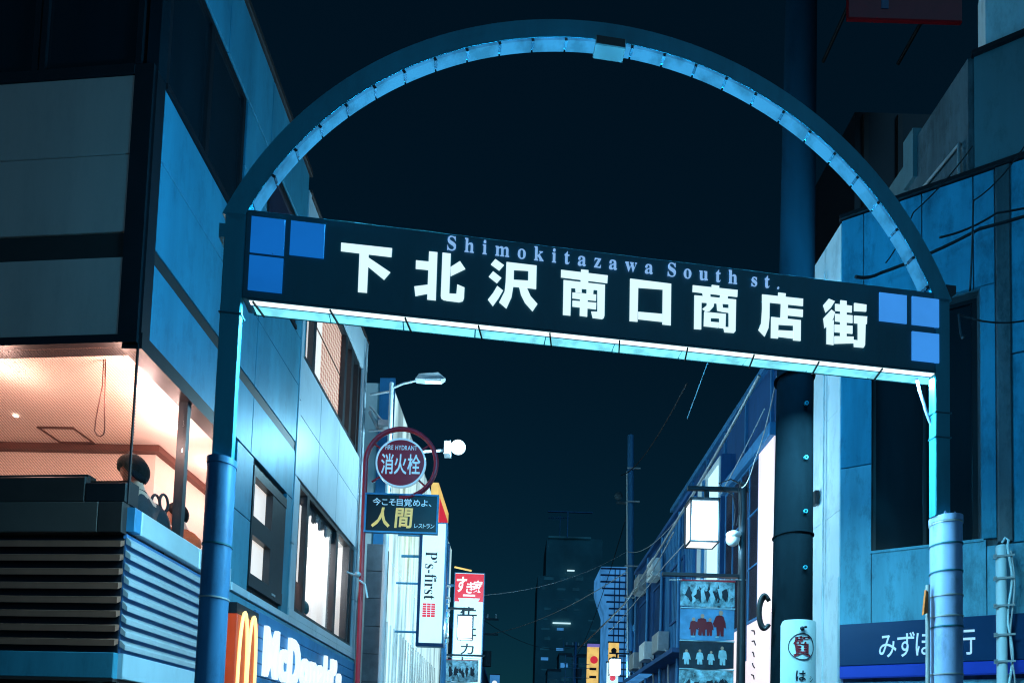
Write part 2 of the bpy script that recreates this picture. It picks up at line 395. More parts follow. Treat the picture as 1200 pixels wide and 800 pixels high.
W.box(.02, 1.9, .03, .16, 2.2, 3.82)
W.build('wall', 'dark', bld)
W = MB()
W.box(-6, -.02, .03, .16, 2.2, 4.1).box(-6, -.02, .03, .16, 5.5, 8.2)
W.xf(FM).build('wall', 'dark', bld)
MB().plan([(.05, .2), (7.5, .2), (7.5, 6.4), (.6, 6.4)], 10.6, 10.66).build('roof', 'dark', bld)
# street side: fascia, louvres, ledge
SB('fascia', 'panel_pale', bld, .006, 1.9, -.05, .03, 2.2, 2.44, c=.006)
lb = SB('louvre', 'slatback', bld, .012, 1.9, -.004, .03, 2.444, 3.575)
for i in range(9):
    z = 2.475 + i * .122
    MB().add([(.004, -.055, z), (1.9, -.055, z), (1.9, -.005, z+.03), (.004, -.005, z+.03), (.004, -.055, z+.045), (1.9, -.055, z+.045), (1.9, -.005, z+.095), (.004, -.005, z+.095)],
             [(0,1,2,3),(4,7,6,5),(0,4,5,1),(1,5,6,2),(2,6,7,3),(3,7,4,0)]).build('slat', 'slat', lb)
SB('ledge', 'signblue', bld, .004, .10, -.075, .03, 3.6, 3.83, c=.006)
SB('ledge', 'ledge', bld, .11, 1.15, -.075, .03, 3.6, 3.83, c=.006)
SB('ledge', 'ledge', bld, 1.158, 1.9, -.075, .03, 3.6, 3.83, c=.006)
# front: fascia, louvres, ledge, sill slab
FB('fascia', 'panel', bld, -6, -.004, -.05, .03, 2.2, 2.44, c=.006)
lf = FB('louvre', 'slatdark', bld, -6, -.012, -.004, .03, 2.444, 3.53)
for i in range(8):
    z = 2.50 + i * .133
    MB().add([(-6, -.055, z), (-.004, -.055, z), (-.004, -.005, z+.03), (-6, -.005, z+.03), (-6, -.055, z+.058), (-.004, -.055, z+.058), (-.004, -.005, z+.078), (-6, -.005, z+.078)],
             [(0,1,2,3),(4,7,6,5),(0,4,5,1),(1,5,6,2),(2,6,7,3),(3,7,4,0)]).xf(FM).build('slat', 'brown', lf)
FB('ledge', 'ledge_front', bld, -6, -.25, -.06, .03, 3.57, 3.86, c=.006)
FB('ledge', 'strip', bld, -.245, -.004, -.06, .03, 3.57, 3.86, c=.006)
FB('sill', 'strip', bld, -6, -.42, -.03, .12, 3.87, 4.12, c=.01)
FB('sill', 'dark', bld, -.416, -.004, -.03, .12, 3.87, 4.06, c=.01)
# front: window head, panels, bands, corner column
FB('window_head', 'dark', bld, -6, 0, -.03, .16, 5.425, 5.505)
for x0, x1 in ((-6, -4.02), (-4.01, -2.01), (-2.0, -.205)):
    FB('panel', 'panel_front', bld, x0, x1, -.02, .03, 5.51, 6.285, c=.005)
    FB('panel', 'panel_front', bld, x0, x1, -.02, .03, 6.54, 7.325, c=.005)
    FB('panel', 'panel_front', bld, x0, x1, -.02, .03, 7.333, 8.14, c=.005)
FB('band', 'strip', bld, -6, -.205, -.005, .03, 6.29, 6.535)
FB('band', 'dark', bld, -6, -.2, -.035, .03, 8.145, 8.245)
MB().box(-.2, -.004, -.025, .1, 5.51, 8.245).xf(FM).build('corner_column', 'dark', bld)
SB('corner_column', 'dark', bld, .002, .13, -.02, .1, 5.51, 8.2)
SB('corner_column', 'darkglass', bld, .002, .13, -.02, .1, 8.2, 11.3)
# front upper glazing
up = MB()
for x in (-5, -3.6, -2.4, -1.27, -1.19, -.17): up.box(x-.03, x+.03, -.03, .08, 8.25, 11.3)
up = up.xf(FM).build('window', 'dark', bld)
for x0, x1 in ((-4.97, -3.63), (-3.57, -2.43), (-2.37, -1.3), (-1.16, -.2)):
    FB('pane', 'darkglass', up, x0, x1, .0, .02, 8.25, 11.3)
# street side: panels with open joints
def panels(xs, zs, m='panel'):
    for z0, z1 in zs:
        for x0, x1 in zip(xs[:-1], xs[1:]):
            SB('panel', m, bld, x0+.005, x1-.005, -.02, .03, z0+.005, z1-.005, c=.005)
SB('window_head', 'dark', bld, .0, 1.9, -.035, .16, 5.375, 5.535)
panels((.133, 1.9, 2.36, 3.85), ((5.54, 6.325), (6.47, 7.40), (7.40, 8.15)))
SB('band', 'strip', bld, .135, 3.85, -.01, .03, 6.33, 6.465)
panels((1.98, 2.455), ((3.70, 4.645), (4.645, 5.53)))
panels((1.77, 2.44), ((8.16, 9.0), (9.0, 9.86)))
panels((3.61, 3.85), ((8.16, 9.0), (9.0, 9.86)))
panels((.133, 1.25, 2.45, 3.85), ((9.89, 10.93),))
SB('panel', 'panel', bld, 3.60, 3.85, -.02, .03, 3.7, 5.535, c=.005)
panels((3.96, 4.9, 5.95, 6.95, 7.36), ((5.98, 7.0), (7.0, 7.97)), 'panel_pale')
panels((3.96, 5.2, 6.4, 7.36), ((9.96, 10.68),), 'panel_pale')
for z0, z1 in ((3.82, 4.85), (4.86, 5.95), (5.96, 7.2), (7.21, 8.6), (8.61, 10.68)):
    SB('pilaster', 'panel_pale', bld, 3.853, 3.955, -.035, .03, z0, z1, c=.004)
    SB('pilaster', 'panel_pale', bld, 7.365, 7.6, -.035, .1, z0, z1, c=.006)
SB('panel', 'panel_pale', bld, 3.96, 4.12, -.02, .03, 3.82, 5.95, c=.005)
SB('panel', 'panel', bld, 3.96, 4.04, -.02, .03, 8.0, 9.95, c=.005)
for x0, x1 in ((1.98, 2.45), (2.46, 3.85), (3.86, 5.1), (5.11, 6.3), (6.31, 7.6)):
    SB('sill', 'panel_pale', bld, x0, x1, -.05, .03, 3.585, 3.69, c=.006)
for x0, x1 in ((3.86, 5.1), (5.11, 6.3), (6.31, 7.6)): SB('sill', 'panel_pale', bld, x0, x1, -.045, .03, 3.692, 3.815, c=.006)
SB('coping', 'strip', bld, .0, 3.9, -.06, .2, 10.94, 11.04, c=.01)
SB('coping', 'strip', bld, 3.91, 7.64, -.05, .2, 10.69, 10.75, c=.008)
SB('band', 'dark', bld, .13, 3.6, -.045, .03, 8.152, 8.215)
# street side windows
# first floor corner window: two panes, thin corner mullion
cw = MB().box(.875, .94, .0, .1, 3.83, 5.375).build('window', 'mullion', bld)
SB('mullion', 'mullion', cw, 1.86, 1.9, .0, .1, 3.83, 5.375)
MB().box(-.008, .008, -.006, .01, 3.86, 5.42).build('corner_mullion', 'dark', cw)
SB('pane', 'glass', cw, .012, .873, .03, .04, 3.83, 5.375)
SB('pane', 'glass', cw, .942, 1.858, .03, .04, 3.83, 5.375)
cf = MB().box(-6, -.42, .0, .1, 4.121, 4.15).xf(FM).build('window', 'mullion', bld)
for x in (-4.4, -2.4): FB('mullion', 'mullion', cf, x-.02, x+.02, .0, .1, 4.15, 5.42)
for x0, x1 in ((-6, -4.425), (-4.375, -2.425), (-2.375, -.012)): FB('pane', 'film', cf, x0, x1, .03, .04, 4.06 if x1 > -1 else 4.15, 5.42)
# small double window with blinds
w1 = MB().box(2.47, 3.6, -.03, .12, 5.30, 5.44).box(2.47, 3.6, -.03, .12, 3.785, 3.96).box(2.47, 2.515, -.028, .12, 3.96, 5.3).box(3.12, 3.6, -.02, .12, 3.96, 5.3).box(2.515, 3.12, -.02, .12, 4.50, 4.76).build('window', 'mullion', bld)
SB('pane', 'glass', w1, 2.515, 3.12, .04, .05, 3.96, 4.5); SB('pane', 'glass', w1, 2.515, 3.12, .04, .05, 4.76, 5.3)
SB('blind', 'blind', w1, 2.52, 3.115, .08, .09, 4.02, 4.5); SB('blind', 'blind', w1, 2.52, 3.115, .08, .09, 4.77, 5.3)
SB('latch', 'steel', w1, 3.2, 3.32, -.045, -.02, 3.84, 3.87)
# long first floor window
w2 = window(bld, 4.125, 7.34, 3.82, 5.95, ((4.56, .11), (6.18, .12), (7.06, .14)), 0, .07, .14)
SB('blind', 'blind', w2, 4.2, 4.49, .085, .095, 4.4, 5.7)
for k in range(13):     # rolled-up slatted shade along the window head
    MB().box(4.66 + k*.115, 4.74 + k*.115, .075, .10, 5.62 + .05*(k % 3), 5.86).build('shade_slat', 'darkmetal', w2)
SB('shade_rail', 'darkmetal', w2, 4.62, 6.12, .07, .13, 5.80, 5.875)
# second floor window with orange perforated blinds
w3 = window(bld, 4.05, 7.12, 8.0, 9.92, ((4.48, .13), (6.2, .13), (6.62, .14)), 0, .07, .14, 'glass', 'mullion', ())
SB('blind', 'blind', w3, 4.11, 4.41, .09, .1, 8.07, 9.85)
SB('blind', 'blind', w3, 4.55, 5.05, .09, .1, 8.07, 9.85)
SB('blind', 'blind_or', w3, 5.05, 6.13, .09, .1, 8.07, 9.85); SB('blind', 'blind_or', w3, 6.27, 6.55, .09, .1, 8.07, 9.85)
SB('rail', 'coving', w3, 4.55, 6.13, .07, .085, 9.0, 9.02)
SB('radiator', 'salmon', w3, 5.0, 5.9, .15, .3, 8.07, 8.25)
# dark top floor windows
w4 = window(bld, .135, 1.74, 8.22, 9.86, ((.92, .07),), -.01, .06, .1, None, 'dark')
SB('pane', 'darkglass', w4, .195, .885, .02, .03, 8.28, 9.8); SB('pane', 'darkglass', w4, .955, 1.68, .02, .03, 8.28, 9.8)
w5 = window(bld, 2.455, 3.6, 8.22, 9.86, (), -.01, .07, .1, None, 'dark')
SB('pane', 'plum', w5, 2.525, 3.53, .02, .03, 8.29, 9.79)
# interior
FLR = 3.05
def IB(name, m, poly, z0, z1): return MB().plan(poly, z0, z1).build(name, m, bld)
IB('floor', 'interior', [(.05, .17), (7.5, .17), (7.5, 5.5), (.55, 5.5)], FLR-.15, FLR)
IB('ceiling', 'salmon', [(.05, .13), (3.9, .13), (3.9, 5.5), (.55, 5.5)], 5.46, 5.5)
IB('ceiling', 'interior', [(3.905, .165), (7.49, .165), (7.49, 5.5), (3.905, 5.5)], 6.0, 6.05)
IB('partition', 'salmon', [(2.12, 1.12), (3.9, 1.12), (3.9, 1.3), (2.3, 1.3), (2.3, 5.5), (2.12, 5.5)], FLR, 5.459)
IB('partition', 'interior', [(3.9, 1.5), (7.49, 1.5), (7.49, 1.6), (3.9, 1.6)], FLR, 5.999)
IB('coving', 'coving', [(2.02, 1.02), (3.9, 1.02), (3.9, 1.118), (2.118, 1.118), (2.118, 5.5), (2.02, 5.5)], 5.375, 5.458)  # dark colour holds the reddish-brown shade at the wall top
IB('end_wall', 'interior', [(7.44, .2), (7.49, .2), (7.49, 1.5), (7.44, 1.5)], FLR, 5.999)
IB('bench', 'coving', [(.3, .25), (1.9, .25), (1.9, .55), (.3, .55)], FLR, FLR+.72)
IB('bench', 'coving', [(4.4, .3), (6.4, .3), (6.4, .6), (4.4, .6)], FLR, FLR+.42)
IB('upper_room', 'interior', [(3.95, .3), (7.49, .3), (7.49, 2.5), (3.95, 2.5)], 9.95, 9.99)
IB('upper_room', 'interior', [(3.95, 2.4), (7.49, 2.4), (7.49, 2.5), (3.95, 2.5)], 7.9, 9.949)
hatch = MB()
for a in ((1.62, 1.85, 1.65, 2.31), (1.98, 1.85, 2.01, 2.31), (1.65, 1.85, 1.98, 1.87), (1.65, 2.29, 1.98, 2.31)): hatch.box(a[0], a[2], a[1], a[3], 5.445, 5.459)
hatch.build('ceiling_hatch', 'coving', bld)
for (x, y), big in (((.42, 1.7), 1), ((.27, .36), 1), ((.86, .47), 1), ((1.5, .5), 1), ((1.36, 2.35), 0), ((.5, 3.2), 1), ((2.5, .6), 1), ((3.3, .6), 1)):
    MB().ball((x, y, 5.44), .07 if big else .03, 1, 1, .4).build('ceiling_light', 'downlight', bld)
    if big: lamp('POINT', (x, y, 5.12), 26 if x < 2 else 18, (1, .64, .56), bld, .04)
for x in (4.6, 5.6, 6.7):
    MB().ball((x, .9, 5.97), .09, 1, 1, .4).build('ceiling_light', 'downlight', bld)
    lamp('POINT', (x, .9, 5.7), 50, (.95, .97, 1), bld, .06)
lamp('POINT', (5.6, 1.4, 9.2), 30, (1, .75, .6), bld, .1)
MB().tube([(.30, .55, 5.46), (.31, .55, 5.2), (.33, .61, 4.85), (.345, .625, 4.74), (.35, .60, 4.70), (.35, .565, 4.69), (.345, .53, 4.71), (.335, .515, 4.76), (.32, .52, 4.95), (.30, .53, 5.46)], .006, 6).build('pull_cord', 'coving', bld)
# ground floor: lit shop windows below the frame
IB('shop_wall', 'dark', [(.05, .3), (7.5, .3), (7.5, .42), (.05, .42)], .1, 2.19)
for k in range(5):
    o = window(bld, .1 + k*1.5, 1.52 + k*1.5, .15, 2.15, (), .1, .06, .1)
    SB('lit_interior', 'shopglow', o, .17 + k*1.5, 1.45 + k*1.5, .24, .28, .22, 2.09)
MB().box(-6, -.05, .3, .42, .1, 2.19).xf(FM).build('shop_wall', 'dark', bld)
MB().box(-6, 0, -.05, .3, 2.17, 2.199).xf(FM).build('soffit', 'strip', bld)
SB('soffit', 'strip', bld, .0, 7.6, -.0, .3, 2.16, 2.198)
# sign band above the shop
SB('sign_band', 'panel', bld, 1.93, 7.6, -.03, .03, 2.2, 3.56)

ls = thing('logo_sign', 'orange square sign with glowing yellow M arches behind the left gate leg', 'sign', (-3.696, 5.7, 0), math.atan2(.9997, .0238))
B('board', 'orangebox', ls, 1.95, 2.56, -.16, -.032, 2.1, 3.28, c=.01)
B('edge', 'dark', ls, 1.94, 2.57, -.15, -.031, 3.281, 3.42)
def arch_path(cx, w, z0, z1, n=14): return [(cx + w*math.cos(R(180 - 180*k/n)), -.175, z0 + (z1-z0)*math.sin(R(180*k/n))**.62) for k in range(n+1)]
MB().tube(arch_path(2.12, .115, 2.15, 3.33), .022, 8).build('arch', 'archyellow', ls)
MB().tube(arch_path(2.38, .115, 2.15, 3.33), .022, 8).build('arch', 'archyellow', ls)

ms = thing('shop_sign', 'blue sign board with raised white letters reading McDonald’s on the left building', 'sign', (-3.696, 5.7, 0), math.atan2(.9997, .0238))
for k in range(8): B('board_plank', 'farblue', ms, 2.66, 7.5, -.075, -.032, 2.06+k*.18, 2.232+k*.18, c=.008)
letters('McDonald’s', 2.86, 6.4, 2.64, 3.33, -.1, 'whiteletter', ms, .03, .05)

# ------------------------------------------------------------------ people behind the windows
def skinned(name, verts, edges, radii, m, parent=None, sub=1, root=0, extra=None):
    me = bpy.data.meshes.new(name); me.from_pydata(verts, edges, []); o = bpy.data.objects.new(name, me); C.objects.link(o)
    o.modifiers.new('skin', 'SKIN'); sb = o.modifiers.new('sub', 'SUBSURF'); sb.levels = sb.render_levels = sub
    if not me.skin_vertices: 
        bm = bmesh.new(); bm.from_mesh(me); bm.verts.layers.skin.verify(); bm.to_mesh(me); bm.free()
    sv = me.skin_vertices[0].data
    for i, r in enumerate(radii): sv[i].radius = (r, r) if not isinstance(r, tuple) else r
    for i in range(len(verts)): sv[i].use_root = (i == root)
    dg = bpy.context.evaluated_depsgraph_get(); me2 = bpy.data.meshes.new_from_object(o.evaluated_get(dg))
    bpy.data.objects.remove(o); me2.name = name
    if extra:
        bm = bmesh.new(); bm.from_mesh(me2)
        vs = [bm.verts.new(v) for v in extra.v]
        for f in extra.f:
            try: bm.faces.new([vs[i] for i in f])
            except ValueError: pass
        bm.to_mesh(me2); bm.free()
    me2.materials.clear(); me2.materials.append(M[m])
    me2.polygons.foreach_set('use_smooth', [True]*len(me2.polygons))
    ob = bpy.data.objects.new(name, me2); C.objects.link(ob)
    if parent: ob.parent = parent
    return ob
def person(label, loc, rz, seat, lean, nod, hair, top, hands, hs=1):
    """seated, facing local +y; lean tips the trunk forward, nod drops the head; hands are local wrist points"""
    p = thing('person', label, 'person', loc, rz)
    rl = Matrix.Rotation(-lean, 3, 'X'); pel = Vector((0, 0, seat+.1))
    T = lambda x, y, z: pel + rl @ Vector((x, y, z))
    hc = T(0, 0, .60); rn = Matrix.Rotation(-(lean+nod), 3, 'X')
    V = [pel, T(0,.01,.2), T(0,-.01,.40), T(0,0,.50), hc + rn @ Vector((0,.01,.06))]
    E = [(0,1),(1,2),(2,3),(3,4)]; Rr = [(.15,.11), (.13,.10), (.16,.10), .052, .06]
    for s, wr in zip((-1, 1), hands):
        k = len(V); sh = T(.17*s, 0, .40); wr = Vector(wr); el = (sh+wr)/2 + Vector((.08*s, -.05, -.10))
        V += [sh, el, wr, wr + (wr-el).normalized()*.07]; E += [(2,k),(k,k+1),(k+1,k+2),(k+2,k+3)]; Rr += [.06, .042, .028, (.038,.02)]
        d = (wr-el).normalized(); side = d.cross(Vector((0,0,1))).normalized(); hd = V[-1]
        for j, ln in enumerate((.072, .082, .078, .06)):
            b = hd + side*(.03-.02*j) + d*.02; q = len(V)
            V += [b, b + d*ln*.55 - Vector((0,0,.008)), b + d*ln*.95 - Vector((0,0,.026))]; E += [(k+3,q),(q,q+1),(q+1,q+2)]; Rr += [.0095, .0085, .0075]
        q = len(V); V += [wr + d*.03 + side*.03*s, wr + d*.075 + side*.055*s]; E += [(k+2,q),(q,q+1)]; Rr += [.013, .009]
        h = len(V); V += [pel + Vector((.10*s, .05, 0)), pel + Vector((.12*s, .45, .02)), Vector((.12*s, .42, .07)), Vector((.12*s, .56, .03))]
        E += [(0,h),(h,h+1),(h+1,h+2),(h+2,h+3)]; Rr += [.085, .06, .042, .035]
    head = MB().ball((0,0,0), .105, .86, 1.0, 1.2, 24, 18)
    def face(v):
        x, y, z = v
        if z < -.03: x *= 1 + (z+.03)*3.2; y = y*.92 + (.012 if y > 0 else 0)
        if y > .04:
            y += .030*math.exp(-((x/.014)**2 + ((z+.012)/.022)**2))       # nose
            y -= .010*(math.exp(-(((x-.036)/.017)**2 + ((z-.012)/.014)**2)) + math.exp(-(((x+.036)/.017)**2 + ((z-.012)/.014)**2)))   # eye sockets
            y += .006*math.exp(-((x/.024)**2 + ((z+.055)/.010)**2))        # mouth
        return hc + rn @ Vector((x, y+.02, z+.12))
    head.map(face)
    for s in (-1, 1):
        e = MB().ball((0,0,0), .03, .35, .7, 1, 10, 8); e.map(lambda v: hc + rn @ Vector((v[0]+.09*s, v[1]+.005, v[2]+.12))); head.add(e.v, e.f, True)
    skinned('body', V, E, Rr, 'skin', p, 1, 0, head)
    eye = MB()
    for s in (-1, 1):
        q = MB().ball((0,0,0), .010, 1, .6, .7, 10, 8); q.map(lambda v: hc + rn @ Vector((v[0]+.036*s, v[1]+.103, v[2]+.132))); eye.add(q.v, q.f, True)
    eye.build('eyes', 'coat', p)
    hb = MB().ball((0,0,0), .122, .92, 1.0, 1.16, 24, 16)
    def hr(v):
        x, y, z = v
        if y > .02 and z < .05: y = .02 + (y-.02)*.15                       # open at the face
        j = 1 + .05*math.sin(37*x+11*z) * math.cos(29*y+17*z)
        if y < .02 and z < 0: x *= 1.04; z *= 1.08                             # hair falls to the nape
        return hc + rn @ Vector((x*j*hs, (y*j-.02)*hs, z*j*hs+.135))
    hb.map(hr).build('hair', hair, p)
    k = [0,1,2,3] ; V2 = [V[0], V[1], V[2], T(0,0,.47)]; E2 = [(0,1),(1,2),(2,3)]; R2 = [(.17,.13),(.15,.12),(.18,.12),.07]
    for s, wr in zip((-1, 1), hands):
        q = len(V2); sh = T(.17*s, 0, .40); wr = Vector(wr); el = (sh+wr)/2 + Vector((.08*s, -.05, -.10))
        V2 += [sh, el, el+(wr-el)*.9]; E2 += [(2,q),(q,q+1),(q+1,q+2)]; R2 += [.075, .058, .042]
    skinned('top', V2, E2, R2, top, p, 1, 0)
    V3 = [pel]; E3 = []; R3 = [(.18,.13)]
    for s in (-1, 1):
        q = len(V3); V3 += [pel + Vector((.10*s,.05,0)), pel + Vector((.12*s,.45,.02)), Vector((.12*s,.42,.12))]; E3 += [(0,q),(q,q+1),(q+1,q+2)]; R3 += [.1,.075,.058]
    skinned('trousers', V3, E3, R3, 'coat', p, 1, 0)
    return p
person('seated person with black hair and dark coat, head bowed, at the corner window', (-3.81, 6.12, FLR), R(82), .53, R(6), R(34), 'hair', 'coat', ((-.2, .42, .86), (.2, .42, .84)), 1.18)
person('person in an orange top leaning forward behind the second corner pane', (-3.90, 7.15, FLR), R(70), .52, R(10), R(34), 'hair', 'orangecloth', ((-.12, .38, 1.16), (.16, .40, 1.12)))
person('person with short teal-dark hair and white shirt low in the bright window', (-3.84, 11.25, FLR), R(110), .35, R(6), R(24), 'hair_teal', 'whitecloth', ((-.2, .38, .62), (.2, .38, .62)))
bag = thing('handbag', 'black handbag with two loop handles on the corner window ledge', 'bag', (-3.90, 6.47, 3.77), R(80))
MB().ball((0, 0, .20), .20, 1.1, .5, 1.05, 20, 12).map(lambda v: (v[0]*(1.1 - v[2]*.5), v[1], max(0, v[2]))).build('body', 'coat', bag)
for y in (-.05, .05): MB().tube([(.06 + .06*math.cos(R(a)), y, .44 + .09*math.sin(R(a))) for a in range(-60, 241, 20)], .014, 8).build('handle', 'coat', bag)

# ------------------------------------------------------------------ the shopping street gate
GZ = math.atan2(.10607657, .99435796)
gate = thing('street_gate', 'arched street gate with lit sign 下北沢南口商店街 between two legs', 'gate', (-2.1597, 4.6, 0), GZ)
# left leg
for nm, x0, x1, xc, r, zt in (('left', -.2, -.045, -.135, .102, 3.80), ('right', 5.80, 5.945, 5.935, .119, 3.80)):
    leg = MB().box(x0, x1, .0, .045 if nm == 'left' else .07, zt, 5.76, c=.008).build('leg', 'gate', gate)
    MB().tube([(xc, .045, 0), (xc, .045, zt-.02)], r, 28).build('sleeve', 'sleeve' if nm == 'right' else 'sleeve_shaded', leg)
    for z in (3.13, 2.72) if nm == 'left' else (3.74, 3.55, 3.31, 3.10, 2.92, 2.83, 2.42):
        MB().tube([(xc, .045, z-.006), (xc, .045, z+.006)], r+.006, 28).build('band', 'gate_dark' if z in (3.55, 3.31, 2.83, 3.13) else 'steel', leg)
    MB().tube([(xc, .045, zt-.05), (xc, .045, zt)], r+.006, 28).build('collar', 'sleeve' if nm == 'right' else 'sleeve_shaded', leg)
    for dx in (-.05, .05) if nm == 'right' else ():
        MB().add([(xc+dx-.03, -.025, zt-.02), (xc+dx+.03, -.025, zt-.02), (xc+dx*.9, -.001, zt+.05), (xc+dx-.03, -.001, zt-.02), (xc+dx+.03, -.001, zt-.02)], [(0,1,2),(0,2,3),(1,4,2),(3,2,4),(0,3,4,1)]).build('gusset', 'sleeve', leg)
    for z in (4.72, 4.50) if nm == 'right' else (4.95,):
        MB().box(x0-.008, x1+.008, -.006, .075, z-.005, z+.005).build('strap', 'gate_dark', leg)
MB().tube([(5.70, .09, 5.06), (5.705, .07, 4.95), (5.73, .05, 4.82), (5.77, .05, 4.70), (5.83, .06, 4.60)], .011, 8).build('cable', 'sleeve', gate)
B('bracket', 'darkmetal', gate, 5.95, 6.05, .05, .12, 5.86, 5.93)
B('bracket', 'gate', gate, -.24, -.19, .0, .15, 5.55, 5.66)
MB().tube([(5.775, .06, 0), (5.775, .06, 3.2)], .018, 10).build('pipe', 'steel', gate)
MB().add([(5.71, .03, 2.93), (5.75, .03, 2.95), (5.755, .03, 3.13), (5.735, .03, 3.15), (5.71, .05, 2.93), (5.75, .05, 2.95), (5.755, .05, 3.13), (5.735, .05, 3.15)], [(0,1,2,3),(4,7,6,5),(0,4,5,1),(1,5,6,2),(2,6,7,3),(3,7,4,0)]).build('tag', 'orange', gate)
# arch
AC, AR = (2.87, 4.48), 3.34
arch = MB().ring(AC, AR-.155, AR, .0, .092, 72, 22.2, 157.8).build('arch', 'gate', gate)
NS = 25; A0, A1 = 25.5, 154.5; st = (A1-A0)/NS
for k in range(NS):
    a = A0 + k*st
    MB().ring(AC, AR-.180, AR-.157, .003, .089, 4, a+.16, a+st-.16).build('light_segment', 'archlight', arch)
    MB().box(-.012, .012, .002, .06, -.186, -.156).xf(Matrix.Translation((AC[0], 0, AC[1])) @ Matrix.Rotation(R(90-a), 4, 'Y') @ Matrix.Translation((0, 0, AR))).build('clip', 'darkmetal', arch)
MB().box(-.13, .13, -.012, .098, -.215, -.13, c=.006).xf(Matrix.Translation((AC[0], 0, AC[1])) @ Matrix.Rotation(R(-1.5+1.2), 4, 'Y') @ Matrix.Translation((-.03, 0, AR))).build('junction_box', 'strip', arch)
for k in range(10):  # added point lights floating inside the arch to brighten the facades
    a = R(27 + 14*k); lamp('POINT', (AC[0]+(AR-.55)*math.cos(a), .07, AC[1]+(AR-.55)*math.sin(a)), 85, (.04, .52, 1), gate, .1)
